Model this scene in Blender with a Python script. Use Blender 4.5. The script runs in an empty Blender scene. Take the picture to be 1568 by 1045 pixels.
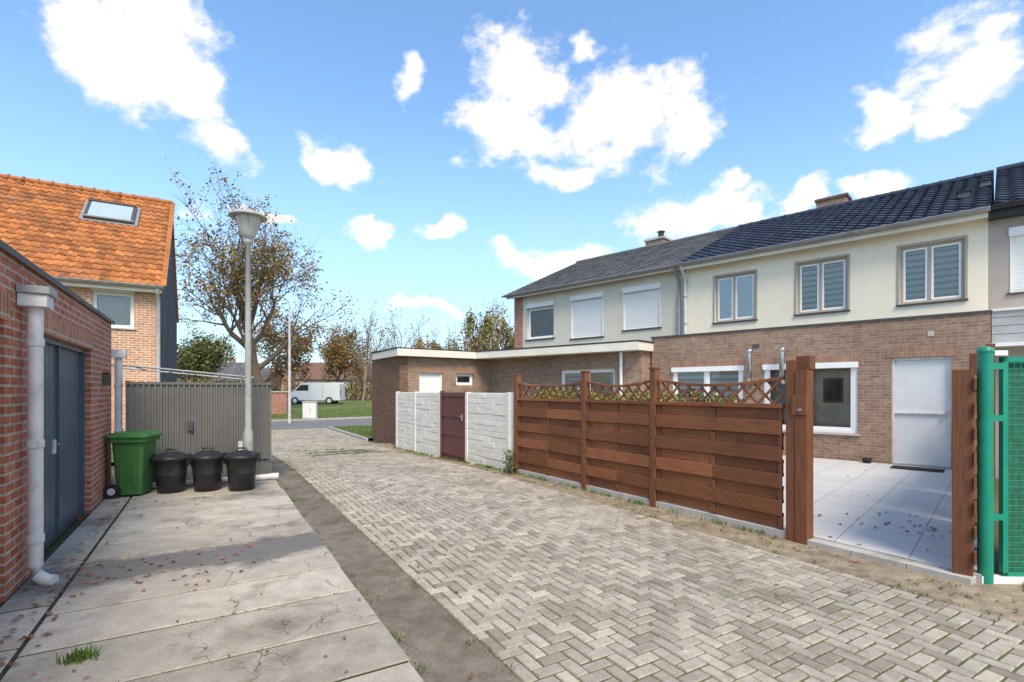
import bpy, math, random
from mathutils import Matrix, Vector, noise as mn
random.seed(7)
R=math.radians
D=bpy.data
scene=bpy.context.scene

# ------------------------------------------------------------ materials
def nm(name):
    m=D.materials.new(name); m.use_nodes=True
    nt=m.node_tree; b=nt.nodes['Principled BSDF']
    return m,nt,b
def L(nt,a,b): nt.links.new(a,b)
def mul(nt,col,fac_socket,lo,hi):
    mr=nt.nodes.new('ShaderNodeMapRange'); mr.inputs[1].default_value=0; mr.inputs[2].default_value=1
    mr.inputs[3].default_value=lo; mr.inputs[4].default_value=hi
    L(nt,fac_socket,mr.inputs[0])
    vm=nt.nodes.new('ShaderNodeVectorMath'); vm.operation='SCALE'
    L(nt,col,vm.inputs[0]); L(nt,mr.outputs[0],vm.inputs[3])
    return vm.outputs[0]
def coords(nt,kind='Object',scale=(1,1,1),rot=0):
    tc=nt.nodes.new('ShaderNodeTexCoord'); mp=nt.nodes.new('ShaderNodeMapping')
    mp.inputs['Scale'].default_value=scale; mp.inputs['Rotation'].default_value=(0,0,rot)
    L(nt,tc.outputs[kind],mp.inputs[0]); return mp.outputs[0]
def noi(nt,vec,scale,detail=5,rough=.6):
    n=nt.nodes.new('ShaderNodeTexNoise'); n.inputs['Scale'].default_value=scale
    n.inputs['Detail'].default_value=detail; n.inputs['Roughness'].default_value=rough
    L(nt,vec,n.inputs['Vector']); return n.outputs['Fac']
def sharp(nt,s,a,b):
    mr=nt.nodes.new('ShaderNodeMapRange'); mr.inputs[1].default_value=a; mr.inputs[2].default_value=b
    L(nt,s,mr.inputs[0]); return mr.outputs[0]
def mix(nt,f,a,b):
    m=nt.nodes.new('ShaderNodeMix'); m.data_type='RGBA'
    if isinstance(f,float): m.inputs[0].default_value=f
    else: L(nt,f,m.inputs[0])
    for i,c in ((6,a),(7,b)):
        if isinstance(c,tuple): m.inputs[i].default_value=(*c[:3],1)
        else: L(nt,c,m.inputs[i])
    return m.outputs[2]
def mathn(nt,op,a,b=None,c=None):
    n=nt.nodes.new('ShaderNodeMath'); n.operation=op
    for i,x in enumerate((a,b,c)):
        if x is None: continue
        if isinstance(x,(int,float)): n.inputs[i].default_value=x
        else: L(nt,x,n.inputs[i])
    return n.outputs[0]
def bumpn(nt,b,h,strength=.4,dist=.01,prev=None):
    bp=nt.nodes.new('ShaderNodeBump'); bp.inputs['Strength'].default_value=strength
    bp.inputs['Distance'].default_value=dist; L(nt,h,bp.inputs['Height'])
    if prev: L(nt,prev,bp.inputs['Normal'])
    L(nt,bp.outputs[0],b.inputs['Normal']); return bp.outputs[0]
def cracks(nt,col,ob,dark=(.09,.085,.06)):
    n=nt.nodes.new('ShaderNodeTexNoise'); n.inputs['Scale'].default_value=2.5; n.inputs['Detail'].default_value=6; L(nt,ob,n.inputs['Vector'])
    s=nt.nodes.new('ShaderNodeVectorMath'); s.operation='SCALE'; s.inputs[3].default_value=.6; L(nt,n.outputs['Color'],s.inputs[0])
    a=nt.nodes.new('ShaderNodeVectorMath'); a.operation='ADD'; L(nt,ob,a.inputs[0]); L(nt,s.outputs[0],a.inputs[1])
    for sc_,w,ms,lo in ((1.9,.012,.75,.5),(4.2,.016,1.1,.57)):
        v=nt.nodes.new('ShaderNodeTexVoronoi'); v.feature='DISTANCE_TO_EDGE'; v.voronoi_dimensions='2D'; v.inputs['Scale'].default_value=sc_; L(nt,a.outputs[0],v.inputs['Vector'])
        f=sharp(nt,v.outputs['Distance'],w,w*.3)
        msk=sharp(nt,noi(nt,ob,ms,2),lo,lo+.06)
        col=mix(nt,mathn(nt,'MULTIPLY',mathn(nt,'MULTIPLY',f,msk),.85),col,dark)
    return col
def basic(name,c,rough=.8,var=.15,scale=5,c2=None,big=.0,bigscale=.6,rnd=0,bump=0,bscale=60,metal=0,kind='Object',stretch=(1,1,1),spec=.4,stain=None,stainr=(.55,.7),stainscale=1.2,speck=0,crack=False,moss=None,band=False):
    m,nt,b=nm(name)
    v=coords(nt,kind,stretch)
    a=tuple(x*(1-var) for x in c); d=c2 if c2 else tuple(x*(1+var) for x in c)
    col=mix(nt,sharp(nt,noi(nt,v,scale),.3,.7),a,d)
    ob=coords(nt)
    if stain: col=mix(nt,sharp(nt,noi(nt,ob,stainscale,8,.7),*stainr),col,stain)
    if moss: col=mix(nt,sharp(nt,noi(nt,ob,3.1,8,.75),.6,.72),col,moss)
    if big: col=mul(nt,col,sharp(nt,noi(nt,ob,bigscale,6,.65),.3,.7),1-big,1+big*.5)
    if speck: col=mul(nt,col,sharp(nt,noi(nt,ob,70,3,.8),.35,.65),1-speck,1+speck)
    if crack: col=cracks(nt,col,ob)
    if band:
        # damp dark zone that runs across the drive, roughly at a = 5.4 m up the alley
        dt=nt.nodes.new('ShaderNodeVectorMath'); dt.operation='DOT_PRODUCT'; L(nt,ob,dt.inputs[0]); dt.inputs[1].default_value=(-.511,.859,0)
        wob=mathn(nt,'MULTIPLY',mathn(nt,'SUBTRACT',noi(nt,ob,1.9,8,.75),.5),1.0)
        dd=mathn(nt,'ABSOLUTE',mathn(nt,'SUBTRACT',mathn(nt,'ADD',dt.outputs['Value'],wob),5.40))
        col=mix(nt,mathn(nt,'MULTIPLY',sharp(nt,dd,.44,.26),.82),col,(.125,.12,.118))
    if rnd:
        at=nt.nodes.new('ShaderNodeAttribute'); at.attribute_name='rnd'
        col=mul(nt,col,at.outputs['Fac'],1-rnd,1+rnd)
    L(nt,col,b.inputs['Base Color'])
    b.inputs['Roughness'].default_value=rough; b.inputs['Metallic'].default_value=metal
    b.inputs['Specular IOR Level'].default_value=spec
    if bump: bumpn(nt,b,noi(nt,v,bscale,4),bump,.01)
    return m
def brick(name,c1,c2,mort,bw=.21,rh=.072,ms=.011,var=.3,offset=.5,big=.15,bump=.6,rot=0,rough=.85,c3=None):
    m,nt,b=nm(name)
    v=coords(nt,'UV',(1,1,1),rot)
    t=nt.nodes.new('ShaderNodeTexBrick'); L(nt,v,t.inputs['Vector'])
    t.offset=offset; t.inputs['Scale'].default_value=1
    t.inputs['Brick Width'].default_value=bw; t.inputs['Row Height'].default_value=rh
    t.inputs['Mortar Size'].default_value=ms; t.inputs['Mortar Smooth'].default_value=.2
    t.inputs['Bias'].default_value=0
    t.inputs['Color1'].default_value=(*c1,1); t.inputs['Color2'].default_value=(*c2,1); t.inputs['Mortar'].default_value=(*mort,1)
    ob=coords(nt)
    col=mul(nt,t.outputs['Color'],sharp(nt,noi(nt,ob,9,6,.7),.25,.75),1-var,1+var)
    if c3: col=mix(nt,sharp(nt,noi(nt,ob,.9,8,.75),.55,.75),col,c3)
    if big: col=mul(nt,col,sharp(nt,noi(nt,ob,.5,5),.3,.7),1-big,1+big)
    L(nt,col,b.inputs['Base Color']); b.inputs['Roughness'].default_value=rough
    b.inputs['Specular IOR Level'].default_value=.3
    inv=nt.nodes.new('ShaderNodeMath'); inv.operation='SUBTRACT'; inv.inputs[0].default_value=1; L(nt,t.outputs['Fac'],inv.inputs[1])
    p=bumpn(nt,b,inv.outputs[0],bump,.008)
    bumpn(nt,b,noi(nt,ob,60,4),.3,.006,p)
    return m
def glassmat(name,tint=.12):
    m,nt,b=nm(name); nt.nodes.remove(b)
    out=nt.nodes['Material Output']
    tr=nt.nodes.new('ShaderNodeBsdfTransparent'); tr.inputs[0].default_value=(.9,.92,.91,1)
    gl=nt.nodes.new('ShaderNodeBsdfGlossy'); gl.inputs['Roughness'].default_value=.02
    fr=nt.nodes.new('ShaderNodeFresnel'); fr.inputs[0].default_value=1.5
    ad=nt.nodes.new('ShaderNodeMath'); ad.inputs[1].default_value=tint; ad.use_clamp=True; L(nt,fr.outputs[0],ad.inputs[0])
    mx=nt.nodes.new('ShaderNodeMixShader'); L(nt,ad.outputs[0],mx.inputs[0]); L(nt,tr.outputs[0],mx.inputs[1]); L(nt,gl.outputs[0],mx.inputs[2])
    L(nt,mx.outputs[0],out.inputs[0]); return m

BR_RED=brick('brick_red',(.36,.095,.05),(.47,.17,.095),(.44,.37,.30),c3=(.28,.09,.055))
BR_SOL=brick('brick_red_soldier',(.37,.11,.055),(.45,.17,.095),(.42,.36,.29),bw=.072,rh=.21,offset=0)
BR_TAN=brick('brick_tan',(.26,.145,.095),(.36,.225,.15),(.31,.26,.20),bw=.2,rh=.062,ms=.009)
BR_TAN2=brick('brick_tan_soldier',(.33,.16,.10),(.39,.21,.13),(.30,.24,.18),bw=.062,rh=.21,ms=.009,offset=0)
BR_DARK=brick('brick_dark',(.15,.07,.045),(.23,.115,.07),(.17,.13,.10),bw=.2,rh=.062,ms=.009)
BR_ORG=brick('brick_orange',(.52,.20,.085),(.64,.30,.14),(.64,.56,.46),ms=.013)
CREAM=basic('render_cream',(.88,.78,.60),.9,.03,3,big=.05,bigscale=.8,bump=.3,bscale=120)
CREAM2=basic('render_grey_cream',(.68,.62,.50),.9,.04,3,big=.07,bigscale=.8,bump=.3,bscale=120)
TAUPE=basic('render_taupe',(.44,.375,.325),.9,.05,3,big=.08,bump=.3,bscale=120)
FASC=basic('fascia_white',(.82,.75,.62),.6,.05,4,big=.08,bigscale=1.5)
PVC=basic('pvc_white',(.86,.84,.80),.35,.02,3)
PVCT=basic('frame_taupe',(.40,.34,.27),.4,.04,3)
SHUT=basic('shutter_white',(.83,.81,.77),.45,.03,3)
SHUTG=basic('shutter_grey',(.54,.52,.48),.5,.03,3)
BOARDG=basic('fascia_board_grey',(.42,.41,.39),.6,.12,4,big=.12)
SILL=basic('sill_dark',(.08,.075,.07),.6,.15,8)
ZINC=basic('zinc_gutter',(.34,.34,.34),.45,.15,5,metal=.3)
PIPE=basic('pipe_grey',(.68,.66,.64),.45,.08,6,big=.14,bigscale=3,stain=(.42,.41,.38),stainscale=4)
BLACK=basic('roof_felt_edge',(.03,.032,.036),.6,.15,6)
ROOFDARK=basic('roof_tile_dark_glazed',(.035,.04,.058),.32,.2,4,rnd=.35,spec=.5)
ROOFGREY=basic('roof_tile_grey',(.125,.12,.12),.75,.2,4,rnd=.3,big=.15,stain=(.17,.165,.12))
ROOFORG=basic('roof_tile_orange',(.43,.13,.032),.7,.2,5,rnd=.32,c2=(.56,.215,.06),big=.22,stain=(.25,.115,.055),stainr=(.52,.70))
SLATE=brick('slate_cladding',(.07,.075,.085),(.11,.115,.125),(.03,.03,.035),bw=.3,rh=.2,ms=.006)
GLASS=glassmat('window_glass',.04)
GLASSB=glassmat('window_glass_bright',.3)
INTR=basic('interior_dark',(.07,.06,.05),.9,.5,1.5)
INTR2=basic('interior_warm',(.50,.42,.31),.9,.3,1.6)
INTR3=basic('curtain_grey',(.30,.28,.25),.9,.4,3,kind='UV',stretch=(12,1,1))
BLIND=brick('zebra_blind',(.64,.62,.57),(.64,.62,.57),(.40,.385,.36),bw=30,rh=.14,ms=.03,var=.02,bump=0,big=0)
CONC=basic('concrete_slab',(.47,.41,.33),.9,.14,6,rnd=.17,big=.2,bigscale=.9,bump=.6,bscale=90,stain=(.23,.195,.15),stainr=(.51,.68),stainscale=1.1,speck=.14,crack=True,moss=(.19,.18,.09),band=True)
GUT=basic('gutter_concrete',(.215,.175,.13),.9,.25,9,big=.3,bigscale=1.3,bump=.6,bscale=70,stain=(.12,.11,.06),stainr=(.52,.66),stainscale=2,speck=.2)
BED=basic('paving_joint_soil',(.13,.115,.055),.95,.3,8,c2=(.14,.155,.05),bump=.4)
BEDS=basic('slab_joint_soil',(.035,.03,.02),.95,.3,8,c2=(.06,.07,.025),bump=.4)
DIRT=basic('edge_dirty_concrete',(.33,.255,.17),.92,.3,6,big=.25,bigscale=1.5,bump=.6,bscale=50,stain=(.15,.12,.065),stainr=(.53,.66),stainscale=1.8,speck=.2,moss=(.15,.16,.055))
PLINTH=basic('concrete_plinth',(.52,.49,.43),.85,.12,6,big=.12,bump=.4,stain=(.27,.26,.2))
PATIO=brick('patio_tiles',(.60,.57,.52),(.65,.62,.57),(.34,.32,.29),bw=.6,rh=.6,ms=.006,offset=0,var=.05,rot=R(43.95),bump=.3,rough=.6,big=.08)
ASPH=basic('asphalt_road',(.19,.185,.18),.9,.15,20,big=.15,bump=.3)
KERB=basic('kerb_concrete',(.46,.43,.38),.85,.15,8,bump=.3)
GRASS=basic('grass_ground',(.12,.17,.03),.95,.35,2.5,c2=(.19,.21,.05),big=.3,bigscale=.3,bump=1,bscale=30)
LAND=basic('ground_soil_grass',(.10,.12,.04),.95,.35,.8,c2=(.16,.14,.08),big=.2,bump=.5)
GBLADE=basic('grass_blades',(.10,.17,.025),.8,.3,9,rnd=.35)
LEAFG=basic('leaf_green',(.085,.12,.03),.8,.35,3,rnd=.5)
LEAFYG=basic('leaf_yellow_green',(.32,.36,.07),.7,.3,6,rnd=.5)
LEAFY=basic('leaf_autumn',(.40,.21,.05),.8,.3,2,rnd=.4,c2=(.36,.26,.075))
LEAFB=basic('leaf_brown',(.26,.13,.045),.8,.3,2,rnd=.4)
LEAFO=basic('leaf_olive',(.21,.185,.055),.8,.3,2,rnd=.45)
LEAFF=basic('fallen_leaf',(.27,.10,.042),.8,.4,12,rnd=.5)
BARK=basic('bark',(.15,.11,.075),.95,.3,8,bump=.5)
BARKF=basic('bark_twigs_distant',(.26,.19,.14),.95,.3,2)
WOODH=basic('wood_board',(.265,.098,.040),.62,.32,3.2,kind='UV',stretch=(1,22,1),rnd=.26,big=.18,bigscale=1.3,bump=.3,bscale=14,stain=(.16,.066,.034),stainscale=2.2)
WOODV=basic('wood_post',(.20,.076,.034),.62,.3,3.2,kind='UV',stretch=(22,1,1),rnd=.15,big=.15,bump=.3,bscale=14)
WHITEC=basic('concrete_panel_cream',(.88,.83,.71),.85,.05,8,rnd=.05,big=.05,bump=.8,bscale=25,stain=(.74,.70,.58),stainr=(.62,.8))
DOORR=basic('door_plum',(.16,.06,.055),.45,.15,4,kind='UV',stretch=(6,1,1))
DOORB=basic('door_blue_grey',(.08,.105,.135),.35,.12,3,big=.1,spec=.5)
DOORBR=basic('door_brown_red',(.24,.08,.045),.5,.15,4,kind='UV',stretch=(12,1,1))
DOORG=basic('door_pale_grey',(.70,.69,.67),.45,.04,4,big=.06)
CORR=basic('corrugated_grey',(.175,.165,.15),.5,.12,3,big=.15,metal=.1,stain=(.25,.235,.21),stainr=(.58,.8),stainscale=2)
POLE=basic('lamp_pole_metal',(.42,.41,.38),.5,.12,6,big=.15,bigscale=2,stain=(.27,.26,.23),stainscale=5)
LGLASS=basic('lamp_glass',(.58,.57,.5),.25,.1,5,spec=.6)
SKYL=basic('skylight_glass',(.42,.5,.50),.12,.05,2,spec=.6)
GRB=basic('bin_green_plastic',(.055,.17,.045),.42,.1,4,big=.15,stain=(.10,.18,.08))
BLB=basic('bin_black_plastic',(.022,.022,.023),.42,.2,5,stain=(.05,.05,.05),stainscale=4)
GRM=basic('gate_green_paint',(.015,.27,.165),.38,.1,5)
FOIL=basic('gate_screen_green',(.045,.17,.095),.6,.3,25)
CHROME=basic('steel_flue',(.6,.6,.6),.25,.05,5,metal=1)
VANW=basic('van_paint',(.80,.79,.78),.25,.02,2)
DGL=basic('dark_glass',(.03,.035,.04),.08,.1,2,spec=.8)
RUB=basic('rubber',(.02,.02,.02),.8,.1,5)
REDB=basic('tail_red',(.5,.03,.02),.4,.05,5)
BROOF=basic('far_roof',(.20,.115,.08),.8,.15,2)
m,nt,b=nm('block_paver'); at=nt.nodes.new('ShaderNodeAttribute'); at.attribute_name='rnd'
cr=nt.nodes.new('ShaderNodeValToRGB'); L(nt,at.outputs['Fac'],cr.inputs[0]); e=cr.color_ramp.elements
e[0].position=0; e[0].color=(.29,.235,.18,1); e[1].position=1; e[1].color=(.55,.475,.365,1)
for p,c in ((.12,(.355,.30,.235,1)),(.5,(.43,.37,.29,1)),(.85,(.485,.42,.33,1))):
    x=cr.color_ramp.elements.new(p); x.color=c
ob=coords(nt)
col=mul(nt,cr.outputs[0],sharp(nt,noi(nt,ob,14,6,.7),.25,.75),.76,1.2)
col=mix(nt,sharp(nt,noi(nt,ob,.8,8,.78),.51,.70),col,(.20,.172,.115))
col=mix(nt,sharp(nt,noi(nt,ob,5,8,.8),.58,.70),col,(.21,.19,.115))
col=mul(nt,col,sharp(nt,noi(nt,ob,80,3,.8),.35,.65),.86,1.14)
col=mul(nt,col,sharp(nt,noi(nt,ob,.45,4),.3,.7),.85,1.1)
L(nt,col,b.inputs['Base Color']); b.inputs['Roughness'].default_value=.82
bumpn(nt,b,noi(nt,ob,90,4),.4,.006); PAVER=m

# ------------------------------------------------------------ mesh builder
def sst(a,b,x):
    t=max(0,min(1,(x-a)/(b-a))); return t*t*(3-2*t)
def gz(x,y): return -.18*sst(9,15,y)+.5*sst(28,50,y)
def FR(x,y,ang,z=0): return Matrix.Translation((x,y,z))@Matrix.Rotation(ang,4,'Z')
HM=FR(8.74,9.29,R(-43.95)); AM=FR(0,0,R(30.75)); GM=FR(-1.091,-.649,R(120.75))
LM=FR(-10.9,15.8,R(30.75)); FM=FR(0,9.75,R(-56.77)); CM=FR(-3.5,15.5,R(-58.67))
ID=Matrix.Identity(4)
class MB:
    def __init__(s,M=ID): s.v=[];s.f=[];s.m=[];s.sm=[];s.r=[];s.mats=[];s.M=M
    def mi(s,m):
        if m not in s.mats: s.mats.append(m)
        return s.mats.index(m)
    def add(s,vs,fs,mat,M=None,smooth=False,rnd=None):
        M=M or s.M; o=len(s.v); i=s.mi(mat); r=random.random() if rnd is None else rnd
        s.v+= [tuple(M@Vector(p)) for p in vs]
        for f in fs: s.f.append(tuple(o+k for k in f)); s.m.append(i); s.sm.append(smooth); s.r.append(r)
    def box(s,x0,x1,y0,y1,z0,z1,mat,M=None,rnd=None):
        vs=[(x,y,z) for z in (z0,z1) for y in (y0,y1) for x in (x0,x1)]
        s.add(vs,[(0,2,3,1),(4,5,7,6),(0,1,5,4),(2,6,7,3),(0,4,6,2),(1,3,7,5)],mat,M,rnd=rnd)
    def bar(s,p0,p1,w,t,mat,M=None,up=(0,1,0)):
        p0=Vector(p0);p1=Vector(p1);d=(p1-p0).normalized();u=Vector(up)
        a=d.cross(u).normalized()*w/2;b=a.normalized().cross(d).normalized()*t/2
        vs=[p+i*a+j*b for p in (p0,p1) for i,j in ((-1,-1),(1,-1),(1,1),(-1,1))]
        s.add(vs,[(0,1,2,3),(7,6,5,4),(0,4,5,1),(1,5,6,2),(2,6,7,3),(3,7,4,0)],mat,M)
    def tube(s,pts,rs,seg,mat,M=None,caps=True,smooth=True):
        pts=[Vector(p) for p in pts]; n=len(pts)
        if not isinstance(rs,(list,tuple)): rs=[rs]*n
        vs=[]
        for i,p in enumerate(pts):
            d=(pts[min(i+1,n-1)]-pts[max(i-1,0)]).normalized()
            a=d.cross(Vector((0,0,1)) if abs(d.z)<.9 else Vector((1,0,0))).normalized(); b=d.cross(a)
            for k in range(seg):
                t=2*math.pi*k/seg; vs.append(p+(a*math.cos(t)+b*math.sin(t))*rs[i])
        fs=[(i*seg+k,i*seg+(k+1)%seg,(i+1)*seg+(k+1)%seg,(i+1)*seg+k) for i in range(n-1) for k in range(seg)]
        s.add(vs,fs,mat,M,smooth)
        if caps:
            s.add(vs[:seg],[tuple(range(seg))[::-1]],mat,M); s.add(vs[-seg:],[tuple(range(seg))],mat,M)
    def lathe(s,prof,c,seg,mat,M=None,smooth=True):
        vs=[];n=len(prof)
        for r,z in prof:
            for k in range(seg):
                t=2*math.pi*k/seg; vs.append((c[0]+r*math.cos(t),c[1]+r*math.sin(t),c[2]+z))
        fs=[(i*seg+k,i*seg+(k+1)%seg,(i+1)*seg+(k+1)%seg,(i+1)*seg+k) for i in range(n-1) for k in range(seg)]
        s.add(vs,fs,mat,M,smooth)
    def wall(s,x0,x1,z0,z1,y0,y1,ops,mat,M=None):
        xs=sorted({x0,x1,*[o[0] for o in ops],*[o[1] for o in ops]}); zs=sorted({z0,z1,*[o[2] for o in ops],*[o[3] for o in ops]})
        def solid(i,j):
            if i<0 or j<0 or i>=len(xs)-1 or j>=len(zs)-1: return False
            cx=(xs[i]+xs[i+1])/2; cz=(zs[j]+zs[j+1])/2
            return not any(o[0]<cx<o[1] and o[2]<cz<o[3] for o in ops)
        for i in range(len(xs)-1):
            for j in range(len(zs)-1):
                if not solid(i,j): continue
                a,b,c,d=xs[i],xs[i+1],zs[j],zs[j+1]
                s.add([(a,y0,c),(b,y0,c),(b,y0,d),(a,y0,d)],[(0,1,2,3)],mat,M)
                s.add([(a,y1,c),(b,y1,c),(b,y1,d),(a,y1,d)],[(3,2,1,0)],mat,M)
                if not solid(i-1,j): s.add([(a,y0,c),(a,y0,d),(a,y1,d),(a,y1,c)],[(0,1,2,3)],mat,M)
                if not solid(i+1,j): s.add([(b,y0,c),(b,y0,d),(b,y1,d),(b,y1,c)],[(3,2,1,0)],mat,M)
                if not solid(i,j-1): s.add([(a,y0,c),(b,y0,c),(b,y1,c),(a,y1,c)],[(3,2,1,0)],mat,M)
                if not solid(i,j+1): s.add([(a,y0,d),(b,y0,d),(b,y1,d),(a,y1,d)],[(0,1,2,3)],mat,M)
    def prism(s,poly,z0,z1,mat,M=None,top=None):
        n=len(poly); vs=[(x,y,z0) for x,y in poly]+[(x,y,z1) for x,y in poly]
        s.add(vs,[(i,(i+1)%n,n+(i+1)%n,n+i) for i in range(n)],mat,M)
        s.add(vs,[tuple(range(n))[::-1]],mat,M); s.add(vs,[tuple(range(n,2*n))],top or mat,M)
    def tiled(s,x0,x1,y0,z0,y1,z1,tw,course,amp,lift,mat,M=None,sub=6):
        M=M or s.M
        Ln=math.hypot(y1-y0,z1-z0); ny,nz=-(z1-z0)/Ln,(y1-y0)/Ln
        if y1<y0: ny,nz=-ny,-nz
        nc=max(1,round(Ln/course)); nt_=max(1,round((x1-x0)/tw)); nx=nt_*sub if amp else nt_
        sub=sub if amp else 1
        for c in range(nc):
            t0,t1=c/nc,(c+1)/nc+ (.02/Ln if c<nc-1 else 0); vs=[]
            for t,l in ((t0,-.02),(t0,lift),(t1,0)):
                for i in range(nx+1):
                    x=x0+(x1-x0)*i/nx; ph=(i/sub)*2*math.pi
                    h=l+(amp*(math.sin(ph)+.35*math.sin(2*ph)) if l>-.01 else 0)
                    vs.append((x,y0+(y1-y0)*t+ny*h,z0+(z1-z0)*t+nz*h))
            o=len(s.v); s.v+=[tuple(M@Vector(p)) for p in vs]; mi=s.mi(mat)
            w=nx+1
            for i in range(nx):
                rr=random.Random((i//sub)*7919+c*104729+int(x0*100)).random()
                for k in (0,1):
                    s.f.append((o+k*w+i,o+k*w+i+1,o+(k+1)*w+i+1,o+(k+1)*w+i)); s.m.append(mi); s.sm.append(k==1); s.r.append(rr)
    def finish(s,name,parent=None,bevel=0,drape=False):
        me=D.meshes.new(name)
        v=[(x,y,z+gz(x,y)) for x,y,z in s.v] if drape else s.v
        me.from_pydata(v,[],s.f)
        for mt in s.mats: me.materials.append(mt)
        me.polygons.foreach_set('material_index',s.m); me.polygons.foreach_set('use_smooth',s.sm)
        at=me.attributes.new('rnd','FLOAT','FACE'); at.data.foreach_set('value',s.r)
        uv=me.uv_layers.new(name='UVMap'); buf=[0.0]*(2*len(me.loops)); Z=Vector((0,0,1))
        for p in me.polygons:
            n=p.normal
            if abs(n.z)>.75:
                for li in p.loop_indices:
                    c=me.vertices[me.loops[li].vertex_index].co; buf[2*li]=c.x; buf[2*li+1]=c.y
            else:
                t=Z.cross(n).normalized()
                for li in p.loop_indices:
                    c=me.vertices[me.loops[li].vertex_index].co; buf[2*li]=c.dot(t); buf[2*li+1]=c.z
        uv.data.foreach_set('uv',buf)
        me.update(); o=D.objects.new(name,me); scene.collection.objects.link(o)
        if bevel:
            md=o.modifiers.new('bevel','BEVEL'); md.width=bevel; md.segments=1; md.limit_method='ANGLE'
        if parent: o.parent=parent; o.matrix_parent_inverse=parent.matrix_world.inverted()
        return o
def empty(name,M):
    o=D.objects.new(name,None); o.location=M.translation; scene.collection.objects.link(o)
    bpy.context.view_layer.update(); return o

# ------------------------------------------------------------ world & light
w=D.worlds.new("World"); scene.world=w; w.use_nodes=True; nt=w.node_tree
bg=nt.nodes['Background']
SUN_EL=R(50); SUN_DIR=Vector((.26,-.965,0)).normalized()
sky=nt.nodes.new('ShaderNodeTexSky'); sky.sky_type='NISHITA'; sky.sun_disc=False
sky.sun_elevation=SUN_EL; sky.sun_rotation=math.atan2(SUN_DIR.x,SUN_DIR.y)
sky.air_density=1.0; sky.dust_density=.6; sky.ozone_density=2.0
tc=nt.nodes.new('ShaderNodeTexCoord'); nv=nt.nodes.new('ShaderNodeVectorMath'); nv.operation='NORMALIZE'
L(nt,tc.outputs['Generated'],nv.inputs[0]); sp=nt.nodes.new('ShaderNodeSeparateXYZ'); L(nt,nv.outputs[0],sp.inputs[0])
def mth(op,a,b=None,c=None): return mathn(nt,op,a,b,c)
az=mth('ARCTAN2',sp.outputs[0],sp.outputs[1]); el=mth('ARCSINE',sp.outputs[2])
cb=nt.nodes.new('ShaderNodeCombineXYZ'); L(nt,az,cb.inputs[0]); L(nt,el,cb.inputs[1])
n1=nt.nodes.new('ShaderNodeTexNoise'); n1.inputs['Scale'].default_value=9; n1.inputs['Detail'].default_value=3; L(nt,nv.outputs[0],n1.inputs['Vector'])
sb=nt.nodes.new('ShaderNodeVectorMath'); sb.operation='SUBTRACT'; L(nt,n1.outputs['Color'],sb.inputs[0]); sb.inputs[1].default_value=(.5,.5,.5)
sc=nt.nodes.new('ShaderNodeVectorMath'); sc.operation='SCALE'; sc.inputs[3].default_value=.13; L(nt,sb.outputs[0],sc.inputs[0])
ad=nt.nodes.new('ShaderNodeVectorMath'); ad.operation='ADD'; L(nt,cb.outputs[0],ad.inputs[0]); L(nt,sc.outputs[0],ad.inputs[1])
fl=nt.nodes.new('ShaderNodeVectorMath'); fl.operation='MULTIPLY'; fl.inputs[1].default_value=(1,1,0); L(nt,ad.outputs[0],fl.inputs[0])
clouds=[(-40.4,28.6,3.8,2.6),(-36.1,28,5.3,3.5),(-33.1,26.2,3.9,2.5),(-34,31.8,5,2.6),(-30.7,22,2.9,1.75),
(-19.2,23.6,2.3,2),(-11.5,30.6,1.5,1.5),(.4,31.5,5.1,3.8),(-.3,27,4.9,2.9),(12,28.0,8.8,4.4),(19.5,25.4,4.2,2.6),(5.9,22.7,4.9,1.5),
(8.5,33.8,3.2,1.0),(19.5,17.6,8.0,2.0),(4.8,14.5,7,1.7),(-16.4,16.8,2.3,1.0),(-8.7,16.9,2.0,1.0),(35.7,23.6,1.9,1.4),
(41.7,25,4.6,3.4),(40,22.3,2.4,1.3),(29.8,18.5,1.7,1.3),(35.2,18,1.8,.9),(23.9,19.7,1.1,.8),(-27.4,17.3,3.6,.6),(-9,8.6,6,.6),
(85,30,24,11),(-85,26,24,11),(170,32,50,16)]
cur=None
for a,e_,ra,re in clouds:
    s1=nt.nodes.new('ShaderNodeVectorMath'); s1.operation='MULTIPLY_ADD'
    kx,ky=1/R(ra*1.1),1/R(re*1.15)
    L(nt,fl.outputs[0],s1.inputs[0]); s1.inputs[1].default_value=(kx,ky,0); s1.inputs[2].default_value=(-R(a)*kx,-R(e_)*ky,0)
    s3=nt.nodes.new('ShaderNodeVectorMath'); s3.operation='LENGTH'; L(nt,s1.outputs[0],s3.inputs[0])
    cur=s3.outputs['Value'] if cur is None else mth('MINIMUM',cur,s3.outputs['Value'])
n2=nt.nodes.new('ShaderNodeTexNoise'); n2.inputs['Scale'].default_value=15; n2.inputs['Detail'].default_value=7; n2.inputs['Roughness'].default_value=.62
mp=nt.nodes.new('ShaderNodeMapping'); mp.inputs['Scale'].default_value=(1,1,1.5); L(nt,nv.outputs[0],mp.inputs[0]); L(nt,mp.outputs[0],n2.inputs['Vector'])
dens=mth('ADD',mth('SUBTRACT',1.0,cur),mth('MULTIPLY',mth('SUBTRACT',n2.outputs['Fac'],.5),2.5))
cf=nt.nodes.new('ShaderNodeMapRange'); cf.interpolation_type='SMOOTHSTEP'; cf.inputs[1].default_value=-.16; cf.inputs[2].default_value=.62; L(nt,dens,cf.inputs[0])
hz=nt.nodes.new('ShaderNodeMapRange'); hz.interpolation_type='SMOOTHSTEP'; hz.inputs[1].default_value=R(30); hz.inputs[2].default_value=R(-4); hz.inputs[3].default_value=0; hz.inputs[4].default_value=.75
L(nt,el,hz.inputs[0])
WS=.15
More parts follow.
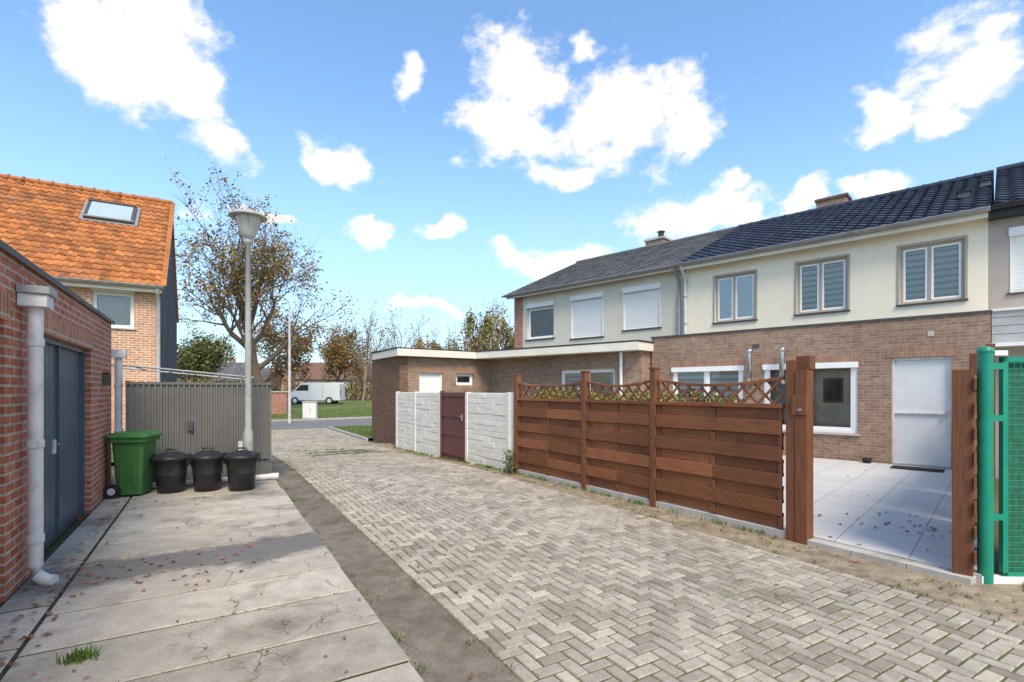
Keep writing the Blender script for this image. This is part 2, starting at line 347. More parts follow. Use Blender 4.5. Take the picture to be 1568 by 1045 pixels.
tint=nt.nodes.new('ShaderNodeMix'); tint.data_type='RGBA'; tint.blend_type='MULTIPLY'; tint.inputs[0].default_value=1
L(nt,sky.outputs[0],tint.inputs[6]); tint.inputs[7].default_value=(1.7,2.0,2.1,1)
k=1/WS
c1=mix(nt,hz.outputs[0],tint.outputs[2],(.58*k,.79*k,.98*k))
c2=mix(nt,cf.outputs[0],c1,(1.3*k,1.22*k,1.15*k))
L(nt,c2,bg.inputs[0]); bg.inputs[1].default_value=WS
sl=D.lights.new('sun','SUN'); sl.energy=3.7; sl.angle=R(22); sl.color=(1,.88,.72)
so=D.objects.new('sun',sl); scene.collection.objects.link(so)
sd=Vector((SUN_DIR.x*math.cos(SUN_EL),SUN_DIR.y*math.cos(SUN_EL),math.sin(SUN_EL)))
so.rotation_euler=sd.to_track_quat('Z','Y').to_euler()
scene.view_settings.view_transform='Standard'; scene.view_settings.look='None'; scene.view_settings.exposure=0

cam=D.cameras.new('camera'); co=D.objects.new('camera',cam); scene.collection.objects.link(co)
co.location=(0,0,1.55); co.rotation_euler=(R(90),0,0); cam.lens=17.9; cam.sensor_width=36; cam.shift_y=.0481; cam.clip_end=3000; cam.clip_start=.05
scene.camera=co

# ------------------------------------------------------------ ground
def strip(mb,b0,b1,a0,a1,z,mat,M=AM,step=.75,z1=None,bs=None):
    n=max(1,int((a1-a0)/step)); z1=z if z1 is None else z1; nb=max(1,int((b1-b0)/bs)) if bs else 1
    for i in range(n):
        p,q=a0+(a1-a0)*i/n,a0+(a1-a0)*(i+1)/n
        for j in range(nb):
            u,v=b0+(b1-b0)*j/nb,b0+(b1-b0)*(j+1)/nb; zu,zv=z+(z1-z)*j/nb,z+(z1-z)*(j+1)/nb
            mb.add([(u,p,zu),(v,p,zv),(v,q,zv),(u,q,zu)],[(0,1,2,3)],mat,M,rnd=.5)
g=MB()
ys=[-400,-60,-10,0,4,8]+[9+.5*i for i in range(14)]+[18,22,26]+[28+1*i for i in range(24)]+[60,90,150,400,1500]
xs=[-1500,-300,-80,-40,-20,-10,0,10,20,40,80,300,1500]
for i in range(len(xs)-1):
    for j in range(len(ys)-1):
        g.add([(xs[i],ys[j],-.06),(xs[i+1],ys[j],-.06),(xs[i+1],ys[j+1],-.06),(xs[i],ys[j+1],-.06)],[(0,1,2,3)],LAND)
g.finish('ground',drape=True)
g=MB(AM)
strip(g,.985,1.2,-4,24.4,-.006,GUT,z1=-.035); strip(g,1.2,1.435,-4,24.4,-.035,GUT,z1=-.006)
g.finish('gutter',drape=True)
g=MB(AM); strip(g,1.435,4.62,-4,24.4,-.006,BED); g.finish('paving_bed',drape=True)
g=MB(AM)
cell=.091; nb=int((4.62-1.435)/cell)
for iy in range(int(-4/cell),int(24.4/cell)):
    for ix in range(-1,nb+1):
        d=(ix-iy)%4
        if d==0: sx,sy=2,1
        elif d==3: sx,sy=1,2
        else: continue
        x0=1.435+ix*cell; y0=iy*cell; x1=min(x0+sx*cell,4.62); x0=max(x0,1.437); y1=y0+sy*cell
        if x1-x0<.04: continue
        gp=random.uniform(.004,.0065); j=random.uniform(-.003,.003); t1=random.uniform(-.002,.002); sk=random.uniform(-.0018,.0018)
        dz=.012*mn.noise(Vector((x0*.9,y0*.9,3)))
        bv=.006
        lo=[(x0+gp,y0+gp+sk),(x1-gp,y0+gp-sk),(x1-gp,y1-gp-sk),(x0+gp,y1-gp+sk)]
        hi=[(x0+gp+bv,y0+gp+bv+sk),(x1-gp-bv,y0+gp+bv-sk),(x1-gp-bv,y1-gp-bv-sk),(x0+gp+bv,y1-gp-bv+sk)]
        vs=[(a,b_,-.008) for a,b_ in lo]+[(a,b_,.002+j+t1*(1 if k in(0,1) else -1)+dz*.4) for k,(a,b_) in enumerate(hi)]
        g.add(vs,[(4,5,6,7),(0,1,5,4),(1,2,6,5),(2,3,7,6),(3,0,4,7)],PAVER)
g.finish('block_paving',drape=True)
g=MB(AM); strip(g,4.62,5.6,-4,16.5,-.008,DIRT); g.finish('road_edge_strip',drape=True)
g=MB(AM); g2=MB(AM); strip(g2,-1.3,.965,-4,9.75,.021,BEDS); g2.add([(.965,-4,.021),(.965,-4,-.03),(.965,9.75,-.03),(.965,9.75,.021)],[(0,1,2,3)],BEDS); g2.finish('slab_bed')
rows=[];a=-4.0
while a<9.6:
    hgt=random.choice((.62,.60,.56,.5)); rows.append((a,hgt,'C')); a+=hgt
def slab(b0,b1,c0,c1,z,mt,skew=0):
    q=random.uniform(.011,.017); w=.007; qb=.009
    lo=[(b0+qb,c0+q),(b1-qb,c0+q+skew),(b1-qb,c1-q+skew),(b0+qb,c1-q)]
    hi=[(b0+qb+w,c0+q+w),(b1-qb-w,c0+q+w+skew),(b1-qb-w,c1-q-w+skew),(b0+qb+w,c1-q-w)]
    zt=[z+random.uniform(-.002,.004) for _ in range(4)]
    vs=[(x,y,-.03) for x,y in lo]+[(x,y,t-.006) for (x,y),t in zip(lo,zt)]+[(x,y,t) for (x,y),t in zip(hi,zt)]
    fs=[(8,9,10,11)]+[(i,(i+1)%4,4+(i+1)%4,4+i) for i in range(4)]+[(4+i,4+(i+1)%4,8+(i+1)%4,8+i) for i in range(4)]
    g.add(vs,fs,mt)
for a0,h_,k in rows:
    a1=min(a0+h_,9.74)
    slab(-.95,.985+random.uniform(-.012,.012),a0,a1,.03,CONC,random.uniform(-.005,.005))
a=-4.0
while a<9.6:
    h_=random.choice((.5,.7,.62)); slab(-1.265,-.96,a,min(a+h_,9.74),.029,CONC); a+=h_
g.finish('concrete_slab_driveway')
g=MB(AM); strip(g,-40,60,24.4,31.5,-.03,ASPH,step=.7,bs=1.5); g.finish('asphalt_road',drape=True)
g=MB(AM)
strip(g,-40,60,31.62,60,.05,GRASS,step=1,bs=1.5); g.finish('grass_verge',drape=True)
g=MB(AM)
n=50
for i in range(n):
    b0=-40+100*i/n; g.box(b0,b0+1.99,31.5,31.62,-.1,.07,KERB)
    if b0>4.6 or b0<-3: g.box(b0,b0+1.99,24.25,24.4,-.1,.06,KERB)
for i in range(6): g.box(4.64,4.76,17.8+i*1.07,18.86+i*1.07,-.1,.07,KERB)
g.finish('kerb',drape=True)
g=MB(AM); strip(g,4.76,12,17.9,24.24,.05,GRASS,step=.5,bs=1); strip(g,-14,.6,14,24.24,.03,GRASS,step=.5,bs=1); g.finish('grass_patch',drape=True)
g=MB()
g.prism([(3.03,5.27),(3.78,4.1),(8.72,9.25),(3.9,13.95),(.12,9.72)],-.05,.06,PLINTH,top=PATIO)
g.finish('patio')
g=MB(FM)
for i in range(5): g.box(i*1.06+.003,i*1.06+1.057,-.035,.035,-.1,.075,PLINTH)
for i in range(3): g.box(5.45+i*.44,5.45+i*.44+.435,-.05,.12,-.1,.045,PLINTH)
g.finish('fence_plinth',bevel=.004)
g=MB(); g.prism([(3.95,3.9),(12,3.6),(14,9.0),(9,9.1)],-.05,.03,PLINTH,top=PLINTH); g.finish('neighbour_driveway')

# ------------------------------------------------------------ windows
def window(mb,x0,x1,z0,z1,yf,cols=(.5,),frame=PVC,sash=PVC,back=BLIND,glass=GLASS,rec=.1,sill=SILL,fw=.055,bd=.06):
    y=yf+rec
    for a,b_,c,d in ((x0,x1,z1-fw,z1),(x0,x1,z0,z0+fw),(x0,x0+fw,z0+fw,z1-fw),(x1-fw,x1,z0+fw,z1-fw)): mb.box(a,b_,y,y+.07,c,d,frame)
    xs=[x0+fw]+[x0+(x1-x0)*c for c in cols]+[x1-fw]
    for c in cols: mb.box(x0+(x1-x0)*c-.03,x0+(x1-x0)*c+.03,y-.004,y+.066,z0+fw,z1-fw,frame)
    for i in range(len(xs)-1):
        a,b_=xs[i]+(.03 if i else 0),xs[i+1]-(.03 if i<len(xs)-2 else 0); s=.045
        for p,q,r,t in ((a,b_,z1-fw-s,z1-fw),(a,b_,z0+fw,z0+fw+s),(a,a+s,z0+fw+s,z1-fw-s),(b_-s,b_,z0+fw+s,z1-fw-s)): mb.box(p,q,y+.012,y+.06,r,t,sash)
        mb.add([(a+s,y+.03,z0+fw+s),(b_-s,y+.03,z0+fw+s),(b_-s,y+.03,z1-fw-s),(a+s,y+.03,z1-fw-s)],[(0,1,2,3)],glass)
    bk=back if isinstance(back,(list,tuple)) else [back]*(len(xs)-1)
    for i in range(len(xs)-1):
        mb.add([(xs[i],y+bd+.02,z0+.02),(xs[i+1],y+bd+.02,z0+.02),(xs[i+1],y+bd+.02,z1-.02),(xs[i],y+bd+.02,z1-.02)],[(0,1,2,3)],bk[i])
    if sill: mb.box(x0-.06,x1+.06,yf-.05,yf+rec,z0-.04,z0-.002,sill)
def shutter(mb,x0,x1,z0,z1,yf,mat=SHUT,boxh=.17,sill=SILL,rec=.04,proud=.05):
    z=z0+.002; p=.05
    while z<z1-boxh:
        t=min(z+p,z1-boxh); y=yf+rec
        mb.add([(x0+.03,y+.012,z),(x1-.03,y+.012,z),(x1-.03,y,z+.012),(x0+.03,y,z+.012),(x1-.03,y,t-.004),(x0+.03,y,t-.004),(x1-.03,y+.012,t),(x0+.03,y+.012,t)],[(0,1,2,3),(3,2,4,5),(5,4,6,7)],mat); z+=p
    mb.box(x0-.02,x1+.02,yf-proud,yf+.06,z1-boxh,z1,mat)
    mb.box(x0,x0+.03,yf-.012,yf+.06,z0,z1-boxh,mat); mb.box(x1-.03,x1,yf-.012,yf+.06,z0,z1-boxh,mat)
    if sill: mb.box(x0-.05,x1+.05,yf-.04,yf+rec,z0-.04,z0-.002,sill)
def gutter(mb,x0,x1,y,z,r=.07,mat=ZINC):
    pts=[(r*math.cos(t),r*math.sin(t)) for t in [math.pi+math.pi*i/8 for i in range(9)]]
    vs=[(x0,y+a,z+b_) for a,b_ in pts]+[(x1,y+a,z+b_) for a,b_ in pts]
    vs2=[(x0,y+a*.9,z+b_*.9) for a,b_ in pts]+[(x1,y+a*.9,z+b_*.9) for a,b_ in pts]
    fs=[(i,i+1,10+i,9+i) for i in range(8)]
    mb.add(vs,fs,mat,smooth=True); mb.add(vs2,fs,mat,smooth=True)
    mb.tube([(x0,y-r,z),(x1,y-r,z)],.012,6,mat)
    mb.add([vs[i] for i in range(9)],[tuple(range(9))],mat); mb.add([vs[9+i] for i in range(9)],[tuple(range(9))],mat)
UY=1.75; EZ=5.2; NR=6.25; RZ=7.43
# ------------------------------------------------------------ main cream house
E=empty('cream_terraced_house',HM)
W=[(-1.54,-.43,3.5,4.8),(-3.66,-2.55,3.5,4.8),(-5.77,-4.67,3.48,4.78)]
mb=MB(HM)
mb.wall(-6.68,-.06,2.8,EZ,UY,UY+.3,W,CREAM); mb.finish('upper_wall',E)
mb=MB(HM)
for i,(a,b_,c,d) in enumerate(W):
    for p,q,r,t in ((a-.05,a-.002,c-.04,d+.05),(b_+.002,b_+.05,c-.04,d+.05),(a-.002,b_+.002,d+.002,d+.05)): mb.box(p,q,UY-.02,UY+.1,r,t,PVCT)
    window(mb,a,b_,c,d,UY,(.47,),PVCT,PVC,BLIND if i<2 else INTR,GLASS if i<2 else GLASSB,rec=.06)
mb.finish('upper_windows',E,bevel=.003)
GW=[(-1.47,-.55,-.05,2.2),(-3.9,-2.05,.63,2.15),(-6.19,-4.37,.63,2.15)]
mb=MB(HM)
mb.wall(-6.8,0,-.1,2.98,0,.3,GW,BR_TAN)
mb.box(-6.8,-6.5,.3,UY,-.1,2.98,BR_TAN); mb.box(-.3,0,.3,UY,-.1,2.98,BR_TAN)
mb.finish('extension_brick_wall',E)
mb=MB(HM)
mb.box(-6.82,.02,-.03,.33,2.98,3.015,SILL); mb.box(-6.5,-.3,.33,UY+.05,2.85,2.9,BLACK)
for a,b_,c,d in GW: mb.box(a-.08,b_+.08,-.006,.05,d+.002,d+.2,BR_TAN2)
mb.finish('coping_and_lintels',E)
mb=MB(HM)
window(mb,-3.9,-2.05,.63,2.15,0,(.5,),PVC,PVC,[INTR3,INTR2],GLASS,rec=.03,sill=KERB,fw=.08,bd=.16)
window(mb,-6.19,-4.37,.63,2.15,0,(.5,),PVC,PVC,[BLIND,BLIND],GLASS,rec=.03,sill=KERB,fw=.08)
mb.box(-3.92,-2.03,-.04,.03,2.03,2.15,PVC); mb.box(-6.21,-4.35,-.04,.03,2.03,2.15,PVC)
mb.box(-2.9,-2.2,.20,.205,1.08,1.12,PLINTH); mb.box(-2.72,-2.34,.19,.205,1.28,1.82,WOODV); mb.box(-2.68,-2.38,.185,.19,1.33,1.77,INTR); mb.box(-2.53,-2.51,.18,.185,1.33,1.77,WOODV)
mb.finish('ground_windows',E,bevel=.003)
mb=MB(HM)
mb.box(-1.47,-.55,.08,.12,.06,2.2,DOORG)
for p,q,r,t in ((-1.47,-1.42,.06,2.2),(-.6,-.55,.06,2.2),(-1.42,-.6,2.15,2.2),(-1.42,-.6,1.08,1.12),(-1.42,-.6,.06,.1)): mb.box(p,q,.04,.079,r,t,PIPE)
mb.box(-.63,-.615,-.0,.04,1.02,1.15,ZINC)
mb.box(-4.15,-4.0,-.012,.0,2.55,2.65,SILL); mb.box(-.9,-.8,-.012,0,2.6,2.7,PLINTH)
mb.finish('back_door',E,bevel=.003)
mb=MB(HM)
mb.tiled(-6.75,-.02,1.42,5.25,NR,RZ,.27,.34,.022,.035,ROOFDARK)
mb.tiled(-6.75,-.02,11.1,5.25,NR+.001,RZ,.27,.34,.022,.035,ROOFDARK,sub=4)
mb.add([(-6.75,1.45,5.2),(-.02,1.45,5.2),(-.02,NR,RZ-.06),(-6.75,NR,RZ-.06)],[(0,1,2,3)],BLACK)
mb.tube([(-6.75,NR,RZ+.02),(-.02,NR,RZ+.02)],.09,8,ROOFDARK)
for i in range(18): mb.tube([(-6.7+i*.37,NR,RZ+.02),(-6.66+i*.37,NR,RZ+.02)],.105,8,ROOFDARK)
for x,yy in ((-.5,3.2),(-.15,4.2)):
    zz=5.25+(yy-1.42)/(NR-1.42)*(RZ-5.25); mb.box(x-.1,x+.1,yy-.1,yy+.1,zz,zz+.13,ROOFGREY); mb.box(x-.13,x+.13,yy-.13,yy+.13,zz+.13,zz+.15,BLACK)
mb.finish('tiled_roof',E)
mb=MB(HM)
mb.box(-6.68,-.06,UY-.28,UY+.02,EZ-.04,EZ+.02,FASC); mb.box(-6.68,-.06,UY-.3,UY-.27,EZ-.12,EZ+.03,FASC)
gutter(mb,-6.9,-.02,UY-.38,EZ+.05,.075)
mb.tube([(-6.62,UY-.36,EZ),(-6.62,UY-.3,EZ-.12),(-6.62,UY-.08,EZ-.35),(-6.62,UY-.08,3.05)],.045,10,PIPE)
for z in (3.5,4.3): mb.tube([(-6.62,UY-.08,z),(-6.62,UY-.08,z+.04)],.056,10,ZINC)
mb.finish('gutter_and_downpipe',E)
mb=MB(HM); mb.box(-4.3,-3.45,NR+.15,NR+.75,6.9,7.78,BR_TAN); mb.box(-4.34,-3.41,NR+.11,NR+.79,7.78,7.86,BR_DARK); mb.finish('chimney',E)
mb=MB(HM); mb.box(-6.68,-.06,10.5,10.8,0,5.2,BR_TAN); mb.finish('rear_wall',E)
mb=MB(HM)
for x in (-4.16,-3.45):
    mb.tube([(x,-.0,1.72),(x,-.17,1.75),(x,-.2,1.85),(x,-.2,2.42)],.06,12,CHROME); mb.lathe([(.0,.0),(.085,0),(.085,.06),(0,.09)],(x,-.2,2.44),12,CHROME)
mb.finish('flue_pipes',E)
mb=MB(HM); mb.box(-1.4,-.62,-.75,-.3,.062,.075,RUB); mb.finish('door_mat')
mb=MB(HM); mb.lathe([(.0,.0),(.07,0),(.09,.1),(.08,.1),(.07,.05),(0,.05)],(-1.85,-.2,.06),14,RUB); mb.finish('plant_pot')

# ------------------------------------------------------------ grey-roof neighbour
E=empty('grey_roof_terraced_house',HM@Matrix.Translation((-10,0,0)))
mb=MB(HM); U2=UY+.06
W=[(-8.81,-7.49,3.52,4.89),(-10.95,-9.6,3.39,4.89),(-13.09,-11.75,3.5,4.86)]
mb.wall(-13.3,-6.72,2.7,EZ,U2,U2+.3,W,CREAM2); mb.finish('upper_wall',E)
mb=MB(HM); mb.wall(-13.75,-13.302,-.3,EZ,U2-.01,U2+.3,[],BR_RED)
mb.box(-13.75,-13.45,U2+.3,10.8,-.3,EZ,BR_RED)
mb.add([(-13.75,U2,EZ),(-13.75,10.8,EZ),(-13.75,NR,RZ-.08)],[(0,1,2)],BR_RED); mb.finish('gable_wall',E)
mb=MB(HM)
shutter(mb,*W[0],U2); shutter(mb,*W[1],U2); 
shutter(mb,W[2][0],W[2][1],4.68,4.86,U2,boxh=.17,sill=None)
window(mb,W[2][0],W[2][1],3.5,4.69,U2,(),PVC,PVC,SHUTG,GLASS)
for a,b_,c,d in W[:2]: mb.box(a-.05,b_+.05,U2+.14,U2+.16,c-.02,d+.02,INTR)
mb.finish('upper_windows',E,bevel=.003)
mb=MB(HM)
mb.tiled(-14.0,-6.78,1.42,5.25,NR,RZ,.3,.3,.0,.025,ROOFGREY); mb.tiled(-14.0,-6.78,11.1,5.25,NR+.001,RZ,.3,.3,0,.025,ROOFGREY)
mb.add([(-14,1.45,5.2),(-6.78,1.45,5.2),(-6.78,NR,RZ-.06),(-14,NR,RZ-.06)],[(0,1,2,3)],BLACK)
mb.tube([(-14,NR,RZ+.01),(-6.78,NR,RZ+.01)],.08,8,ROOFGREY)
mb.bar((-14.02,1.42,5.22),(-14.02,NR,RZ-.02),.04,.16,SILL,up=(1,0,0))
mb.finish('tiled_roof',E)
mb=MB(HM); mb.box(-13.9,-6.72,U2-.28,U2+.02,EZ-.02,EZ+.02,FASC); mb.box(-13.9,-6.72,U2-.3,U2-.27,EZ-.08,EZ+.03,FASC)
gutter(mb,-13.95,-6.95,U2-.38,EZ+.05,.07)
mb.tube([(-6.85,U2-.38,EZ),(-6.85,U2-.3,EZ-.12),(-6.85,U2-.08,EZ-.35),(-6.85,U2-.08,3.0)],.045,10,ZINC)
mb.finish('gutter_and_downpipe',E)
mb=MB(HM); mb.box(-10.55,-9.75,NR+.1,NR+.7,6.9,7.72,BR_TAN); mb.box(-10.6,-9.7,NR+.05,NR+.75,7.72,7.8,PLINTH)
mb.lathe([(.13,0),(.11,.25),(.16,.27),(.16,.3),(0,.36)],(-10.0,NR+.4,7.8),12,SILL); mb.finish('chimney',E)
mb=MB(HM)
GW2=[(-9.67,-7.69,.8,2.18)]
mb.wall(-13.2,-6.86,-.4,2.62,-.45,-.15,GW2,BR_TAN); mb.box(-7.1,-6.86,-.15,UY,-.4,2.62,BR_TAN)
window(mb,*GW2[0],-.45,(.5,),PVC,PVC,[BLIND,INTR2],GLASS,sill=KERB,fw=.07)
mb.tube([(-7.45,-.52,2.6),(-7.45,-.52,-.1)],.045,10,PVC)
mb.finish('extension_wall',E)
WM=FR(-3.62+.12,15.6+.42,math.atan2(1.62,2.45))
mb=MB(WM)
wl=math.hypot(2.45,1.62)
WOP=[(.62,1.45,-.3,2.12),(1.95,2.62,1.72,2.12)]
mb.wall(0,wl+.4,-.4,2.6,0,.25,WOP,BR_TAN)
mb.box(.62,1.45,.1,.14,-.3,2.12,PVC); mb.box(.62,.67,.06,.1,-.3,2.12,PVC); mb.box(1.4,1.45,.06,.1,-.3,2.12,PVC); mb.box(.67,1.4,.06,.1,2.07,2.12,PVC)
window(mb,1.95,2.62,1.72,2.12,0,(),PVC,PVC,INTR,GLASS,sill=None,fw=.05)
mb.box(1.9,2.67,-.005,.04,2.122,2.3,BR_TAN2); mb.box(.57,1.5,-.005,.04,2.122,2.3,BR_TAN2)
mb.finish('wing_flank_wall',E)
mb=MB()
mb.prism([(-3.53,15.98),(-3.3,16.1),(-4.7,18.3),(-4.98,18.1)],-.4,2.86,BR_DARK)
mb.finish('wing_end_wall',E)
def hp(s,n): v=HM@Vector((-s,n,0)); return (v.x,v.y)
C1=(-3.52,15.62);C2=(-1.237,17.24)
C3=hp(6.75,-.8); roofp=[C1,C2,C3,hp(6.75,1.7),hp(13.4,1.75),hp(13.6,6),(-4.95,18.0)]
mb=MB()
mb.prism(roofp,2.62,2.84,FASC)
def off(p,d): 
    c=(sum(q[0] for q in roofp)/7,sum(q[1] for q in roofp)/7); v=Vector((p[0]-c[0],p[1]-c[1])).normalized()*d; return (p[0]+v.x,p[1]+v.y)
mb.prism([off(p,.02) for p in roofp],2.84,2.88,BLACK)
mb.finish('flat_roof_with_fascia',E)
mb=MB(); mb.bar((-3.5,15.93,2.875),(-5.0,18.15,2.875),.12,.05,BLACK,up=(0,0,1)); mb.finish('wing_coping',E)

# ------------------------------------------------------------ taupe neighbour (right)
E=empty('taupe_terraced_house',HM@Matrix.Translation((4,0,0)))
mb=MB(HM)
W=[(.26,1.6,3.53,4.85),(3,4.3,3.53,4.85)]
mb.wall(-.055,7,2.8,EZ,UY,UY+.3,W,TAUPE)
for q in W: shutter(mb,*q,UY)
mb.wall(.01,7,-.1,2.35,.1,.4,[(.3,1.3,-.1,2.1),(2.5,5,.7,2.1)],TAUPE)
mb.finish('walls',E)
mb=MB(HM)
for i in range(4): mb.box(.01,7,.0,.06,2.42+i*.15,2.42+i*.15+.14,BOARDG)
mb.box(.01,7,.06,UY,2.40,2.98,BOARDG); mb.box(.0,7.05,-.03,UY,2.985,3.03,FASC)
mb.box(.01,7,-.25,.1,2.33,2.40,PVC)
mb.box(.3,1.3,.25,.3,0,2.1,WOODV); window(mb,2.5,5,.7,2.1,.1,(.5,),PVC,PVC,INTR,GLASS)
mb.finish('extension_fascia_and_door',E)
mb=MB(HM)
mb.tiled(.03,7,1.42,5.3,NR,RZ+.05,.27,.34,.022,.035,ROOFDARK); mb.tiled(.03,7,11.1,5.3,NR+.001,RZ+.05,.27,.34,.022,.035,ROOFDARK,sub=4)
mb.add([(.03,1.45,5.2),(7,1.45,5.2),(7,NR,RZ-.03),(.03,NR,RZ-.03)],[(0,1,2,3)],BLACK)
mb.tube([(.03,NR,RZ+.06),(7,NR,RZ+.06)],.09,8,ROOFDARK)
mb.box(-.055,7,UY-.3,UY+.02,EZ-.14,EZ+.03,BLACK); gutter(mb,0,7,UY-.38,EZ+.06,.075,BLACK)
mb.finish('tiled_roof',E)

# ------------------------------------------------------------ brick garage on the left
E=empty('brick_garage',GM)
mb=MB(GM)
OP=[(5.89,8.17,-.1,2.06),(2.7,5.04,-.1,2.06),(-.5,1.85,-.1,2.06)]
mb.wall(-4,9.71,-.1,2.56,0,.25,OP,BR_RED); mb.box(9.46,9.71,.25,6,-.1,2.56,BR_RED); mb.finish('brick_walls',E)
mb=MB(GM)
for a,b_,c,d in OP: mb.box(a-.1,b_+.1,-.005,.04,2.062,2.26,BR_SOL)
mb.finish('lintels',E)
mb=MB(GM); mb.box(-4,9.75,-.03,.28,2.56,2.585,ZINC); mb.box(-4,9.75,-.035,-.028,2.54,2.59,SILL); mb.box(9.4,9.75,.28,6,2.56,2.585,ZINC); mb.box(-4,9.4,.25,6,2.4,2.45,BLACK); mb.finish('coping',E)
mb=MB(GM)
def ribdoor(a,b_,mt,y=.12,p=.095):
    n=int((b_-a)/p); p=(b_-a)/n
    for i in range(n):
        x=a+i*p; vs=[];
        for z in (.05,2.06): vs+=[(x,y,z),(x+p*.12,y-.012,z),(x+p*.88,y-.012,z),(x+p,y,z)]
        mb.add(vs,[(0,1,5,4),(1,2,6,5),(2,3,7,6)],mt)
    mb.box(a,b_,y-.02,y+.03,.0,.05,SILL)
ribdoor(5.93,7.02,DOORB); ribdoor(7.06,8.13,DOORB); ribdoor(2.7,5.04,DOORBR,y=.1,p=.18); ribdoor(-.5,1.85,DOORB)
mb.box(7.02,7.06,.08,.13,.03,2.06,DOORB); mb.box(5.89,5.93,.06,.14,0,2.06,DOORB); mb.box(8.13,8.17,.06,.14,0,2.06,DOORB); mb.box(5.93,8.13,.06,.14,2.01,2.06,DOORB)
mb.box(6.86,6.94,.09,.107,.90,1.04,PIPE); mb.tube([(6.90,.06,1.0),(6.80,.055,1.0)],.012,6,CHROME)
mb.finish('garage_doors',E)
mb=MB(GM)
x=5.38
mb.tube([(x,-.09,2.2),(x,-.09,.16),(x-.01,-.11,.08),(x-.05,-.17,.045),(x-.07,-.22,.04)],.05,14,PIPE)
for z in (.35,1.1,1.9): mb.tube([(x,-.09,z),(x,-.09,z+.06)],.058,14,PIPE)
mb.box(x-.1,x+.1,-.18,-.005,2.2,2.30,PIPE); mb.box(x-.12,x+.12,-.2,-.003,2.30,2.36,ZINC)
mb.box(8.95,9.03,-.09,-.002,1.62,1.76,SILL); mb.box(8.96,9.02,-.08,-.003,1.765,1.80,DGL)
mb.finish('downpipe_and_lamp',E,bevel=.004)
mb=MB(AM); 
mb.tube([(-1.2,9.84,2.05),(-1.2,9.84,.05)],.05,12,PIPE); mb.box(-1.28,-1.1,9.75,9.93,2.05,2.17,PIPE)
for z in (.9,1.6): mb.tube([(-1.2,9.84,z),(-1.2,9.84,z+.05)],.058,12,PIPE)
mb.finish('rainwater_downpipe')

# ------------------------------------------------------------ orange-roof house
E=empty('orange_roof_brick_house',LM)
mb=MB(LM); O=[(-1.67,-.67,3.42,4.66),(-5.5,-4.2,3.42,4.66)]
mb.wall(-14,0,-.2,4.75,0,.3,O,BR_ORG)
mb.box(-13.99,-.01,8.7,9,-.2,4.75,BR_ORG); mb.finish('brick_walls',E)
mb=MB(LM); mb.add([(0.01,-.02,-.2),(0.01,9.02,-.2),(.01,9.02,4.8),(.01,4.5,8.72),(.01,-.02,4.8)],[(0,1,2,3,4)],SLATE)
mb.add([(-14.01,-.02,-.2),(-14.01,9.02,-.2),(-14.01,9.02,4.8),(-14.01,4.5,8.72),(-14.01,-.02,4.8)],[(4,3,2,1,0)],SLATE); mb.finish('slate_gable',E)
mb=MB(LM)
for q in O: shutter(mb,q[0],q[1],4.48,4.68,0,boxh=.18,sill=None,proud=.12); window(mb,q[0],q[1],3.42,4.49,0,(),PVC,PVC,SHUTG,GLASS,sill=PLINTH)
mb.finish('windows',E,bevel=.003)
mb=MB(LM)
mb.tiled(-14.1,.08,-.3,4.72,4.5,8.76,.22,.33,.022,.03,ROOFORG); mb.tiled(-14.1,.08,9.3,4.72,4.501,8.76,.24,.36,.03,.04,ROOFORG,sub=4)
mb.add([(-14.1,-.28,4.66),(.08,-.28,4.66),(.08,4.5,8.68),(-14.1,4.5,8.68)],[(0,1,2,3)],SILL)
mb.tube([(-14.1,4.5,8.78),(.08,4.5,8.78)],.1,8,ROOFORG)
for i in range(37): mb.tube([(-14.1+i*.38,4.5,8.79),(-14.04+i*.38,4.5,8.79)],.125,8,ROOFORG)
mb.bar((.09,-.3,4.74),(.09,4.5,8.80),.04,.14,ROOFORG,up=(1,0,0))
mb.finish('pantile_roof',E)
mb=MB(LM)
mb.box(-14,.03,-.3,.02,4.55,4.6,FASC); mb.box(-14,.03,-.32,-.28,4.52,4.68,FASC); gutter(mb,-14.1,.1,-.4,4.7,.08)
mb.tube([(-.06,-.4,4.62),(-.06,-.3,4.5),(-.06,-.07,4.3),(-.06,-.07,0)],.05,8,PIPE)
mb.finish('gutter_and_downpipe',E)
dy,dz=4.8,4.04; ln=math.hypot(dy,dz); uy,uz=dy/ln,dz/ln
SK=LM@Matrix(((1,0,0,-1.63),(0,uy,-uz,3.2),(0,uz,uy,7.67),(0,0,0,1)))
mb=MB(SK)
mb.box(-.78,.78,-.76,.76,0,.04,ZINC); mb.box(-.68,.68,-.66,.66,.04,.12,SILL); mb.box(-.58,.58,-.56,.56,.12,.128,SKYL)
mb.box(-.68,.68,-.66,-.58,.12,.15,ZINC); mb.box(-.68,.68,.58,.66,.12,.16,SILL); mb.finish('skylight',E)
